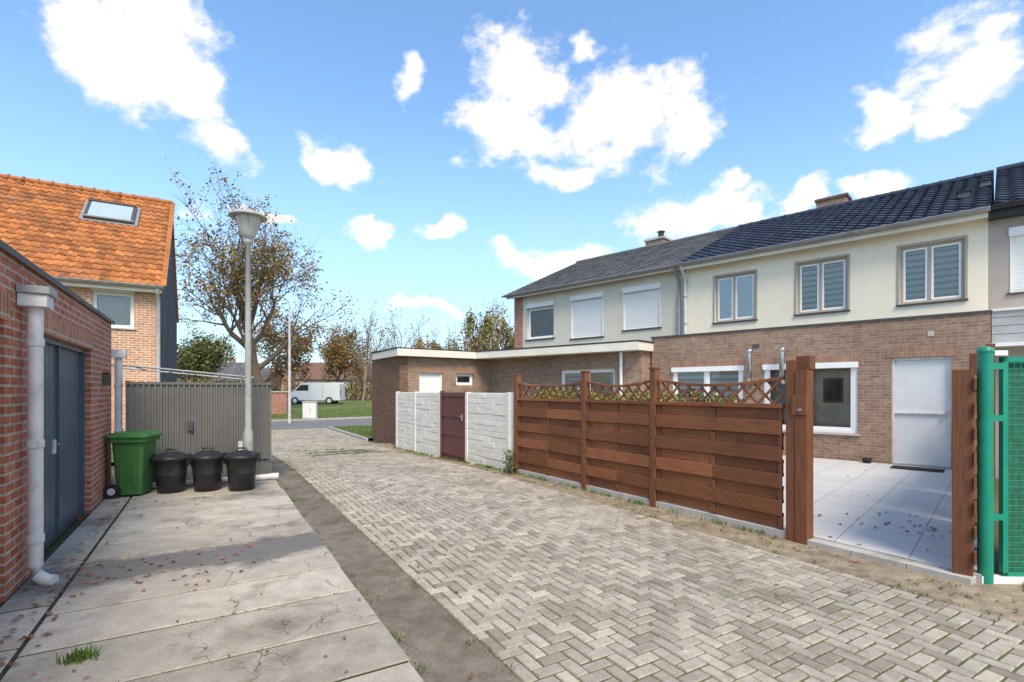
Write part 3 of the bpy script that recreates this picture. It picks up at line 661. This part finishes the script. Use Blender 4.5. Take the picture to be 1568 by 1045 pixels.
# ------------------------------------------------------------ fences
mb=MB(FM)
def zt(t): return 1.68-.07*math.sin(math.pi*t)
def panel(x0,x1):
    n=9; p=1.27/n
    for i in range(n):
        y=-.050 if i%2 else -.004; z=.09+i*p; w1,w2=random.uniform(-.004,.004),random.uniform(-.004,.004)
        xm=(x0+x1)/2
        for (a,b_,s) in ((x0+.01,xm,0),(xm,x1-.01,1)):
            ya,yb=(y,y+(.02 if i%2 else -.0)) if s==0 else (y+(.02 if i%2 else 0),y)
            z0_,z1_=z-.004+(w1 if s==0 else w2),z+p+.010
            vs=[(a,ya,z0_),(b_,yb,z0_),(b_,yb+.018,z0_),(a,ya+.018,z0_),(a,ya,z1_),(b_,yb,z1_),(b_,yb+.018,z1_),(a,ya+.018,z1_)]
            mb.add(vs,[(3,2,1,0),(4,5,6,7),(0,1,5,4),(1,2,6,5),(2,3,7,6),(3,0,4,7)],WOODH)
    for x in (x0+.03,x1-.03): mb.box(x-.02,x+.02,-.028,-.006,.08,1.36,WOODV)
    for i in range(0,n,2): mb.box((x0+x1)/2-.03,(x0+x1)/2+.03,-.022,-.006,.10+i*p,.07+(i+1)*p,WOODV)
    mb.box((x0+x1)/2-.03,(x0+x1)/2+.03,.024,.045,.08,1.36,WOODV)
    for i in range(1,n): mb.box(x0+.01,x1-.01,.0145,.023,.09+i*p-.02,.09+i*p+.02,WOODV)
    mb.box(x0,x1,-.052,.035,1.36,1.405,WOODH)
    N=10
    for i in range(N):
        t0,t1=i/N,(i+1)/N
        mb.bar((x0+(x1-x0)*t0,0,zt(t0)),(x0+(x1-x0)*t1+.004,0,zt(t1)),.035,.05,WOODH)
    for dr,yy in ((1,-.012),(-1,.006)):
        c=x0-.4
        while c<x1+.4:
            pts=[]
            for k in range(30):
                z=1.405+k*.01; x=c+dr*(z-1.4)
                if x0+.01<=x<=x1-.01 and z<=zt((x-x0)/(x1-x0))-.01: pts.append((x,yy,z))
            if len(pts)>2: mb.bar(pts[0],pts[-1],.03,.012,WOODH)
            c+=.18
P=[.2,2.115,3.50,5.28]
for a,b_ in zip(P[:-1],P[1:]): panel(a+.045,b_-.045)
for x in P[:3]:
    mb.box(x-.045,x+.045,-.06,.045,-.05,1.83,WOODV); mb.box(x-.055,x+.055,-.07,.055,1.83,1.855,WOODV)
x=5.33; mb.box(x-.05,x+.045,-.05,.05,-.05,1.86,WOODV); mb.box(x+.05,x+.17,-.06,.07,-.05,1.76,WOODV); mb.box(x+.04,x+.18,-.02,.09,1.762,1.90,WOODV)
mb.box(x+.02,x+.175,-.075,-.062,1.3,1.5,WOODV); 
mb.tube([(x+.11,-.06,1.35),(x+.11,-.1,1.35)],.015,8,ZINC)
mb.finish('wooden_panel_fence',bevel=.003)
BM=FR(3.72,4.20,math.atan2(4.95,4.9)); mb=MB(BM)
mb.box(-.065,.065,-.065,.065,-.05,1.72,WOODV)
for x0 in (.12,2.0,3.88,5.6):
    for i in range(11): mb.box(x0,x0+1.7,-.02+(.018 if i%2 else 0),-.004+(.018 if i%2 else 0),.1+i*.145,.1+i*.145+.15,WOODH)
    mb.box(x0+1.7,x0+1.8,-.05,.05,0,1.95,WOODV)
for i in range(8): mb.box(-.09,.09,-.085,-.068,.15+i*.2,.15+i*.2+.1,WOODV)
mb.box(6.35,6.5,-.06,.06,0,2.35,WOODV)
mb.finish('wooden_boundary_fence',bevel=.003)
mb=MB(CM)
def cpan(x0,x1):
    for i in range(4):
        z=-.3+i*.45
        mb.box(x0,x1,-.02,.02,z,min(z+.445,1.5),WHITEC)
        for k in range(4):
            zz=z+.006+k*.110; x=x0+.01
            while x<x1-.05:
                ww=min(random.uniform(.3,.75),x1-.01-x); e_=random.uniform(.006,.018)
                if zz+.10<1.5: mb.box(x,x+ww-.010,-.02-e_,-.019,zz,min(zz+.100,1.495),WHITEC)
                x+=ww
for a,b_ in ((.12,1.55),(1.67,3.28),(4.87,6.6)): cpan(a,b_)
for x in (.06,1.61,3.34,4.83,6.64): mb.box(x-.055,x+.055,-.045,.06,-.3,1.51,WHITEC)
mb.finish('concrete_panel_fence',bevel=.003)
mb=MB(CM)
mb.box(3.43,4.76,.0,.04,-.1,1.5,DOORR)
for i in range(9): mb.box(3.52+i*.13,3.52+i*.13+.12,-.012,-.001,.0,1.38,DOORR)
for z in (.02,.48,.92,1.4): mb.box(3.43,4.76,-.03,-.013,z,z+.08,DOORR)
for x in (3.40,4.74): mb.box(x,x+.05,-.05,.05,-.1,1.54,DOORR)
mb.box(4.6,4.64,-.06,-.03,.85,1.0,ZINC); mb.tube([(4.62,-.06,.95),(4.5,-.06,.95)],.01,6,ZINC)
mb.finish('garden_door',bevel=.003)
mb=MB(AM)
def corr(b0,b1,a,z0,z1):
    n=int((b1-b0)/.075); p=(b1-b0)/n
    for i in range(n):
        x=b0+i*p; vs=[]
        for z in (z0,z1): vs+=[(x,a,z),(x+p*.45,a,z),(x+p*.55,a-.025,z),(x+p*.9,a-.025,z),(x+p,a,z)]
        mb.add(vs,[(0,1,6,5),(1,2,7,6),(2,3,8,7),(3,4,9,8)],CORR)
corr(-1.08,.88,9.72,.04,1.64)
mb.box(-1.1,.92,9.69,9.75,1.64,1.68,CORR)
for x in (-1.1,-.45,.88): mb.box(x,x+.05,9.735,9.79,0,1.7,CORR)
mb.box(.88,.93,9.75,13,.04,.1,CORR)
for k in range(30): mb.box(.89,.91 if k%2 else .925,9.8+k*.11,9.8+k*.11+.11,.1,1.6,CORR)
mb.box(-1.1,.9,9.67,9.695,.38,.41,CORR)
mb.box(-.3,-.22,9.66,9.7,.9,1.05,SILL)
mb.finish('corrugated_metal_fence')
mb=MB(AM); mb.tube([(-.85,9.55,.085),(.99,9.52,.085)],.05,10,PIPE); mb.tube([(.9,9.52,.085),(1.02,9.50,.085)],.06,10,PIPE); mb.tube([(.45,9.62,.0),(.45,9.62,.7)],.04,10,PIPE); mb.finish('drain_pipe')
mb=MB(AM)
for a in (10.4,12.5): mb.tube([(-1.6,a,2.0),(.7,a,1.78)],.018,6,POLE)
for i in range(6): mb.tube([(-1.5+i*.42,10.4,1.99-i*.04),(-1.5+i*.42,12.5,1.99-i*.04)],.012,6,POLE)
for x in (-1.5,.6): mb.tube([(x,10.4,0),(x,10.4,2.0 if x<0 else 1.79)],.02,6,POLE); mb.tube([(x,12.5,0),(x,12.5,2.0 if x<0 else 1.79)],.02,6,POLE)
mb.finish('metal_pergola_frame')
GG=FR(3.84,4.13,R(-3)); mb=MB(GG)
mb.tube([(0,0,-.05),(0,0,1.86)],.05,16,GRM); mb.lathe([(.055,0),(.055,.03),(0,.05)],(0,0,1.86),16,GRM)
for z in (.5,1.3,1.72): mb.box(.04,.12,-.02,.02,z,z+.05,GRM)
mb.box(.04,.14,-.04,.03,1.83,1.87,PVC)
x0,x1=.12,1.5
for z in (.04,1.78): mb.box(x0,x1,-.02,.02,z,z+.04,GRM)
for x in (x0,x1-.04): mb.box(x,x+.04,-.02,.02,.04,1.82,GRM)
x=x0+.04
while x<x1: mb.tube([(x,-.012,.06),(x,-.012,1.8)],.0035,5,GRM,caps=False); x+=.05
z=.12
while z<1.8: mb.tube([(x0,-.016,z),(x1,-.016,z)],.0035,5,GRM,caps=False); z+=.05
mb.add([(x0+.04,.03,.08),(x1,.03,.08),(x1,.03,1.78),(x0+.04,.03,1.78)],[(0,1,2,3)],FOIL)
mb.box(-.05,.3,-.03,.03,-.02,.05,PVC)
mb.tube([(1.55,0,0),(1.55,0,1.86)],.04,12,GRM)
mb.finish('green_mesh_gate')

# ------------------------------------------------------------ street lamp, bins
mb=MB(FR(-4.26,8.22,0))
mb.lathe([(.0,0),(.075,0),(.075,.85),(.06,.9),(.05,.95),(.045,2.5),(.035,3.9),(.06,3.92),(.06,3.98),(.03,4.0)],(0,0,0),18,POLE)
mb.lathe([(.035,3.98),(.08,4.02),(.11,4.05),(.19,4.32),(.2,4.34)],(0,0,0),24,LGLASS)
mb.lathe([(.2,4.32),(.285,4.335),(.285,4.35),(.22,4.40),(.12,4.44),(.05,4.46),(.02,4.49),(0,4.495)],(0,0,0),24,POLE)
for k in range(4):
    t=k*math.pi/2+.5; mb.tube([(.08*math.cos(t),.08*math.sin(t),4.0),(.2*math.cos(t),.2*math.sin(t),4.33)],.008,5,POLE)
mb.finish('street_lamp')
mb=MB(FR(-11.8,27,0)); mb.tube([(0,0,-.2),(0,0,3),(0,0,6.2)],[.08,.065,.045],10,PIPE); mb.tube([(0,0,6.2),(-.1,-.3,6.35),(-.15,-.8,6.4)],.03,6,PIPE); mb.box(-.3,-.05,-1.2,-.7,6.34,6.44,PIPE); mb.finish('street_lamp.001')

def loft(mb,secs,mat,M=None):
    vs=[]
    for x0,x1,y0,y1,z,c in secs:
        vs+=[(x0+c,y0,z),(x1-c,y0,z),(x1,y0+c,z),(x1,y1-c,z),(x1-c,y1,z),(x0+c,y1,z),(x0,y1-c,z),(x0,y0+c,z)]
    n=len(secs); fs=[(i*8+k,i*8+(k+1)%8,(i+1)*8+(k+1)%8,(i+1)*8+k) for i in range(n-1) for k in range(8)]
    fs+=[tuple(range(8))[::-1],tuple(range((n-1)*8,n*8))]
    mb.add(vs,fs,mat,M)
mb=MB(FR(-5.5,7.42,R(14),.03))
loft(mb,[(-.15,.16,-.19,.19,.03,.03),(-.2,.2,-.24,.24,.78,.04)],GRB)
loft(mb,[(-.23,.24,-.28,.28,.78,.04),(-.23,.24,-.28,.28,.84,.04)],GRB)
loft(mb,[(-.26,.27,-.3,.3,.842,.05),(-.26,.27,-.3,.3,.87,.05),(-.2,.2,-.23,.23,.92,.05)],GRB)
mb.tube([(-.32,-.24,.87),(-.32,.24,.87)],.016,8,GRB)
for y in (-.22,0,.22): mb.box(-.33,-.22,y-.02,y+.02,.84,.865,GRB)
for y in (-.28,.24):
    mb.tube([(-.17,y,.1),(-.17,y+.045,.1)],.1,20,RUB); mb.tube([(-.17,y-.004,.1),(-.17,y+.049,.1)],.05,12,PIPE)
mb.tube([(-.17,-.28,.1),(-.17,.28,.1)],.012,6,ZINC)
for x in (-.08,.08): mb.box(x-.01,x+.01,-.228,-.19,.15,.7,GRB)
mb.finish('wheelie_bin',bevel=.008)
def dustbin(x,y,rot,name):
    mb=MB(FR(x,y,rot,.03)); 
    mb.lathe([(0,0),(.165,0),(.175,.005),(.195,.25),(.20,.26),(.20,.28),(.197,.29),(.215,.46),(.235,.47),(.235,.50),(.2,.5)],(0,0,0),28,BLB)
    mb.lathe([(.245,.485),(.25,.5),(.25,.52),(.22,.545),(.18,.55),(.16,.575),(.06,.6),(0,.602)],(0,0,0),28,BLB)
    mb.tube([(-.08,0,.59),(-.06,0,.635),(.06,0,.635),(.08,0,.59)],.013,8,BLB)
    for s in (-1,1):
        mb.tube([(s*.235,-.07,.47),(s*.275,-.06,.44),(s*.275,.06,.44),(s*.235,.07,.47)],.013,6,BLB)
        mb.box(s*.24-.02,s*.24+.02,-.04,.04,.47,.56,BLB)
    mb.finish(name)
dustbin(-5.1,7.62,.2,'dustbin'); dustbin(-4.64,7.76,.5,'dustbin.001'); dustbin(-4.14,7.8,.1,'dustbin.002')

# ------------------------------------------------------------ van, cabinet, distant bits
zg=gz(0,46)
mb=MB(FR(-17.75,46,R(4),zg+.03))
prof=[(-2.35,.35),(-2.3,.8),(-2.2,1.0),(-1.65,1.15),(-1.05,1.8),(-.8,1.92),(2.2,1.95),(2.35,1.8),(2.4,.35)]
n=len(prof); vs=[(x,-.9,z) for x,z in prof]+[(x,.9,z) for x,z in prof]
mb.add(vs,[tuple(range(n)),tuple(range(n,2*n))[::-1]]+[(i,n+i,n+(i+1)%n,(i+1)%n) for i in range(n)],VANW)
mb.add([(-1.5,-.905,1.2),(-.35,-.905,1.2),(-.35,-.905,1.72),(-1.0,-.905,1.72)],[(0,1,2,3)],DGL)
mb.add([(-1.66,-.8,1.17),(-1.66,.8,1.17),(-1.08,.75,1.8),(-1.08,-.75,1.8)],[(0,1,2,3)],DGL)
mb.box(-.3,-.28,-.91,-.9,.5,1.8,ZINC); mb.box(.9,.92,-.91,-.9,.5,1.8,ZINC); mb.box(-2.42,-2.2,-.88,.88,.35,.55,RUB)
mb.box(2.38,2.42,-.85,-.7,.9,1.3,REDB)
for x in (-1.5,1.45):
    for y in (-.93,.73): mb.tube([(x,y,.32),(x,y+.2,.32)],.33,20,RUB); mb.tube([(x,y-.01,.32),(x,y+.21,.32)],.19,12,PIPE)
mb.finish('parked_van')
mb=MB(FR(-11.9,30.0,R(5),gz(0,30)+.03))
mb.box(-.4,.4,-.18,.18,0,.08,PLINTH); mb.box(-.38,.38,-.16,.16,.08,.98,PVC); mb.box(-.41,.41,-.19,.19,.98,1.03,PIPE); mb.box(-.005,.005,-.165,-.16,.12,.95,ZINC); mb.box(.05,.09,-.175,-.16,.5,.6,ZINC)
mb.finish('utility_cabinet',bevel=.008)
mb=MB(FR(-15.5,34,R(10),gz(0,34)))
mb.box(-.5,.5,-.3,.3,-.1,1.5,BR_RED); mb.box(-.56,.56,-.36,.36,1.5,1.58,PLINTH); mb.finish('brick_gate_pillar')
def bung(name,x,y,wd,dp,eh,rh,rot,wm,rm):
    z=gz(x,y); M=FR(x,y,rot,z); E=empty(name,M)
    mb=MB(M); op=[(-wd*.38,-wd*.2,.9,2.1),(-wd*.08,wd*.06,.1,2.2),(wd*.2,wd*.36,.9,2.1)]
    mb.wall(-wd/2,wd/2,-.3,eh,-dp/2,-dp/2+.3,op,wm); mb.box(-wd/2,-wd/2+.3,-dp/2+.3,dp/2,-.3,eh,wm); mb.box(wd/2-.3,wd/2,-dp/2+.3,dp/2,-.3,eh,wm)
    for s in (-1,1): mb.add([(s*wd/2,-dp/2,eh),(s*wd/2,dp/2,eh),(s*wd/2,0,rh)],[(0,1,2)],wm)
    mb.finish('walls',E)
    mb=MB(M)
    for o in op: window(mb,*o,-dp/2,(.5,),PVC,PVC,INTR,GLASS)
    mb.finish('windows',E)
    mb=MB(M); mb.tiled(-wd/2-.3,wd/2+.3,-dp/2-.4,eh-.1,0,rh,.4,.5,0,.03,rm); mb.tiled(-wd/2-.3,wd/2+.3,dp/2+.4,eh-.1,0.001,rh,.4,.5,0,.03,rm)
    mb.box(wd*.2,wd*.2+.8,.2,.9,rh-.5,rh+.7,BR_RED); mb.finish('roof',E)
bung('distant_bungalow',-29,84,15,9,3.0,5.8,R(6),CREAM2,BROOF)
bung('distant_bungalow.001',-52,88,16,9,3.0,6.0,R(-8),BR_ORG,ROOFGREY)
bung('distant_bungalow.002',-13,88,14,9,3.0,5.8,R(12),BR_RED,BROOF)
bung('distant_bungalow.003',-40,76,9,8,2.6,4.6,R(4),BR_TAN,ROOFGREY)

# ------------------------------------------------------------ vegetation
def leafquad(mb,p,s,mat):
    a=Vector((random.gauss(0,1),random.gauss(0,1),random.gauss(0,1))).normalized(); b=a.orthogonal().normalized()
    c=a.cross(b); s*=random.uniform(.6,1.3)
    mb.add([p-b*s*.5,p+c*s*.32,p+b*s*.5,p-c*s*.32],[(0,1,2,3)],mat)
def tree(name,x,y,h,r0,spread,nch,leafs,nleaf,ls,seed,bark=BARK,bare=.35,lean=(0,0),lw=1.0):
    random.seed(seed); mb=MB(); z0=gz(x,y)-.1; mats=leafs
    rl=random.Random(seed+99)
    def br(p,d,ln,r,lv):
        n=4 if lv<2 else 3; pts=[p]; rs=[r]; q=p.copy(); dd=d.copy()
        for i in range(n):
            dd=(dd+Vector((random.gauss(0,.13),random.gauss(0,.13),random.gauss(0,.1)+(.06 if lv else .0)))).normalized()
            q=q+dd*ln/n; pts.append(q.copy()); rs.append(r*(1-.62*(i+1)/n) if lv else r*(1-.35*(i+1)/n))
        mb.tube(pts,rs,[9,6,5,3,3][lv],bark,caps=False)
        if lv>=len(nch):
            if mn.noise(p*.55)+random.gauss(0,.12)>bare-.5:
                mt=random.choice(mats)
                for _ in range(nleaf):
                    t=random.uniform(.2,1.05); k=min(int(t*n),n-1); pp=pts[k].lerp(pts[k+1],t*n-k)
                    leafquad(mb,pp+Vector((random.gauss(0,.14),random.gauss(0,.14),random.gauss(0,.14)))*lw,ls,mt)
            return
        for c in range(nch[lv]):
            t=random.uniform(.35,1)
            if c==0: t=1
            k=min(int(t*n),n-1); pp=pts[k].lerp(pts[k+1],t*n-k); rr=rs[k]*.62
            ang=random.uniform(.45,.95)*spread if c else .2
            ax=dd.orthogonal().normalized(); ax.rotate(Matrix.Rotation(random.uniform(0,2*math.pi),3,dd))
            nd=dd.copy(); nd.rotate(Matrix.Rotation(ang,3,ax)); nd.z=nd.z+.12; nd.normalize()
            br(pp,nd,ln*random.uniform(.55,.8)*(1 if lv else .85),max(rr,.014),lv+1)
    br(Vector((x,y,z0)),Vector((lean[0],lean[1],1)).normalized(),h*.42,r0,0)
    mb.finish(name)
tree('autumn_tree',-17.3,35.5,16.4,.36,1.2,[10,6,5,4],[LEAFY,LEAFO,LEAFB,LEAFY],11,.19,11,bare=.32,lw=1.6)
tree('autumn_tree.001',-25.0,60,11.5,.22,1.1,[7,5,5,4],[LEAFY,LEAFB],12,.26,35,bare=.15,lw=2)
tree('autumn_tree.003',-21.0,62,9.5,.2,1.1,[7,5,5,4],[LEAFO,LEAFB],12,.26,36,bare=.15,lw=2)
tree('autumn_tree.002',-30.5,48,8.0,.2,1.1,[7,5,5,4],[LEAFG,LEAFO],14,.24,8,bare=.1,lw=2)
tree('birch_tree',-17,58,12.5,.16,.8,[8,5,4],[LEAFY],5,.2,21,bark=BARKF,bare=.4)
tree('birch_tree.001',-14,62,12,.14,.7,[8,5,4],[LEAFY],5,.2,22,bark=BARKF,bare=.45)
tree('birch_tree.002',-11.5,60,11,.14,.7,[8,5,4],[LEAFY],5,.2,23,bark=BARKF,bare=.4)
def mass(name,items,seed):
    random.seed(seed); mb=MB()
    for x,y,rx,rz,n,size,mt,tw in items:
        z0=gz(x,y)
        for t in range(tw):
            p=Vector((x+random.uniform(-rx,rx)*.5,y+random.uniform(-1,1),z0)); q=Vector((x+random.uniform(-rx,rx),y+random.uniform(-1,1),z0+rz*random.uniform(1.2,2.1)))
            mb.tube([p,p.lerp(q,.5)+Vector((0,0,.4)),q],[.09,.05,.015],3,BARKF,caps=False)
        lob=[(x+random.uniform(-rx,rx)*.6,y+random.uniform(-1.5,1.5),z0+rz*random.uniform(.5,1.75),random.uniform(.25,.55)) for _ in range(11)]
        for _ in range(n):
            lx,ly,lz,s=random.choice(lob); v=Vector((random.gauss(0,1),random.gauss(0,1),random.gauss(0,1))).normalized()*random.random()**.4
            leafquad(mb,Vector((lx+v.x*rx*s,ly+v.y*rx*s,max(z0+.05,lz+v.z*rz*s*.7))),size,mt)
    mb.finish(name)
it=[]
random.seed(3)
for i in range(26):
    x=-9+i*.75+random.uniform(-.6,.6); hh=3.6+2.3*math.exp(-((x+1.5)/3.2)**2)+random.uniform(-.3,.5)
    it.append((x-1,60+random.uniform(-4,6),1.9,hh,950,.3,random.choice([LEAFO,LEAFO,LEAFO,LEAFY]),14))
for i in range(14): it.append((-22+i*1.1,72+random.uniform(-4,4),1.5,random.uniform(2.5,4.4),90,.3,LEAFB,20))
for i in range(12): it.append((-34+i*2.2,77+random.uniform(-2,2),1.8,random.uniform(1.2,2.2),240,.3,random.choice([LEAFO,LEAFB,LEAFG]),6))
for i in range(22): it.append((-95+i*3.6,100+random.uniform(-6,6),3.2,random.uniform(2.5,4.5),260,.5,random.choice([LEAFO,LEAFB,LEAFG]),10))
for i in range(30): it.append((-10+i*5,120+random.uniform(-6,6),4,random.uniform(2.5,5),160,.7,random.choice([LEAFO,LEAFY]),6))
mass('distant_trees',it,4)
it=[(-29.5+i*1.3,44+random.uniform(-1,1),1.3,1.2,350,.2,random.choice([LEAFG,LEAFO,LEAFY]),4) for i in range(7)]+[(-22.5+i*1.1,60,1.2,.9,260,.22,random.choice([LEAFG,LEAFO]),2) for i in range(14)]
mass('hedge',it,6)
random.seed(5); mb=MB()
for _ in range(420):
    h=random.random()**1.6*.42; p=Vector((.02+random.gauss(0,.07),9.62+random.gauss(0,.12),h)); p.x-=.05; leafquad(mb,p,.05,LEAFG)
mb.finish('ivy_plant')
mb=MB()
lobs=[]
for i in range(17):
    q=FM@Vector((.3+i*.25,.42+random.uniform(-.05,.1),0)); lobs.append((q.x,q.y,1.36+random.uniform(-.05,.05)-.006*i))
    mb.tube([(q.x,q.y,.06),(q.x+.04,q.y,.6),(q.x,q.y,1.3)],[.02,.015,.006],5,BARK)
for _ in range(9000):
    c=random.choice(lobs); v=Vector((random.gauss(0,1),random.gauss(0,1),random.gauss(0,1))).normalized()*random.random()**.5
    leafquad(mb,Vector((c[0]+v.x*.2,c[1]+v.y*.2,c[2]+v.z*.26)),.055,random.choice([LEAFYG,LEAFYG,LEAFG,LEAFO]))
mb.finish('garden_hedge')
mb=MB()
def blade(mb,x,y,z,h,mt=GBLADE):
    a=random.uniform(0,6.28); w=.004+h*.03; dx,dy=math.cos(a),math.sin(a); l=random.uniform(.2,.8)*h
    mb.add([(x-dy*w,y+dx*w,z),(x+dy*w,y-dx*w,z),(x+dx*l*.4+dy*w*.6,y+dy*l*.4-dx*w*.6,z+h*.6),(x+dx*l*.4-dy*w*.6,y+dy*l*.4+dx*w*.6,z+h*.6),(x+dx*l,y+dy*l,z+h)],[(0,1,2,3),(3,2,4)],mt)
def tuft(x,y,n,r,h,z=-.005):
    for _ in range(n): blade(mb,x+random.gauss(0,r),y+random.gauss(0,r),gz(x,y)+z,random.uniform(.4,1)*h)
def aw(b,a): v=AM@Vector((b,a,0)); return v.x,v.y
tuft(*aw(-.63,3.72),110,.035,.08,.025)
for i in range(380):
    b=random.choice([4.66,4.64,4.9,5.1,1.42,1.46,.99,.99,-1.24]); x,y=aw(b+random.gauss(0,.03),random.uniform(1,16)); 
    if b<1.3 and (AM.inverted()@Vector((x,y,0))).y>9.6: continue
    tuft(x,y,random.randint(4,14),.03,.03)
for a0,h_,k in rows:
    for _ in range(random.randint(1,5)):
        x,y=aw(random.uniform(-.9,.9),a0); tuft(x,y,7,.012,.022,.02)
for i in range(60):
    v=FM@Vector((random.uniform(0,5.2),-.06,0)); tuft(v.x,v.y,10,.03,.06)
    v=CM@Vector((random.uniform(0,6.6),-.08,0)); tuft(v.x,v.y,10,.03,.08)
mb.finish('grass_tufts')
mb=MB()
for i in range(6000):
    b,a=random.uniform(4.8,9),random.uniform(17.9,24.2); x,y=aw(b,a); blade(mb,x,y,gz(x,y)+.045,random.uniform(.04,.1))
for i in range(9000):
    b,a=random.uniform(-2,12),random.uniform(31.7,40); x,y=aw(b,a); blade(mb,x,y,gz(x,y)+.045,random.uniform(.06,.12))
mb.finish('verge_grass')
mb=MB()
def leaf(x,y,z,s):
    a=random.uniform(0,6.28); c,d=math.cos(a)*s,math.sin(a)*s; u=random.uniform(.1,.6)*s
    mb.add([(x-c,y-d,z),(x+d*.5,y-c*.5,z+u),(x+c,y+d,z+.003),(x-d*.5,y+c*.5,z+u*.6),(x,y,z+.002)],[(0,1,4),(1,2,4),(2,3,4),(3,0,4)],LEAFF)
for _ in range(75):
    b,a=random.uniform(-1.2,.4),random.gauss(5.3,.3); x,y=aw(b,a); leaf(x,y,.038,random.uniform(.015,.036))
for _ in range(80):
    x,y=aw(-1.1+abs(random.gauss(0,.12)),random.uniform(3,9)); leaf(x,y,.04,random.uniform(.015,.034))
for _ in range(40):
    x,y=aw(random.uniform(-1,1),random.uniform(2,9)); leaf(x,y,.04,random.uniform(.012,.03))
for _ in range(110):
    x,y=aw(random.uniform(1,5),random.uniform(2,14)); leaf(x,y,gz(x,y)+.012,random.uniform(.012,.028))
for _ in range(190):
    x,y=aw(5.0+random.gauss(0,.1)-.1,random.uniform(0,14)); leaf(x,y,gz(x,y)+.003,random.uniform(.015,.032))
for _ in range(45):
    x,y=4.35+random.gauss(0,.4),5.6+random.gauss(0,.35); leaf(x,y,.066,random.uniform(.02,.036))
for _ in range(14):
    v=HM@Vector((random.uniform(-4,-.2),random.uniform(-5,-.3),0)); leaf(v.x,v.y,.066,random.uniform(.015,.03))
mb.finish('fallen_leaves')
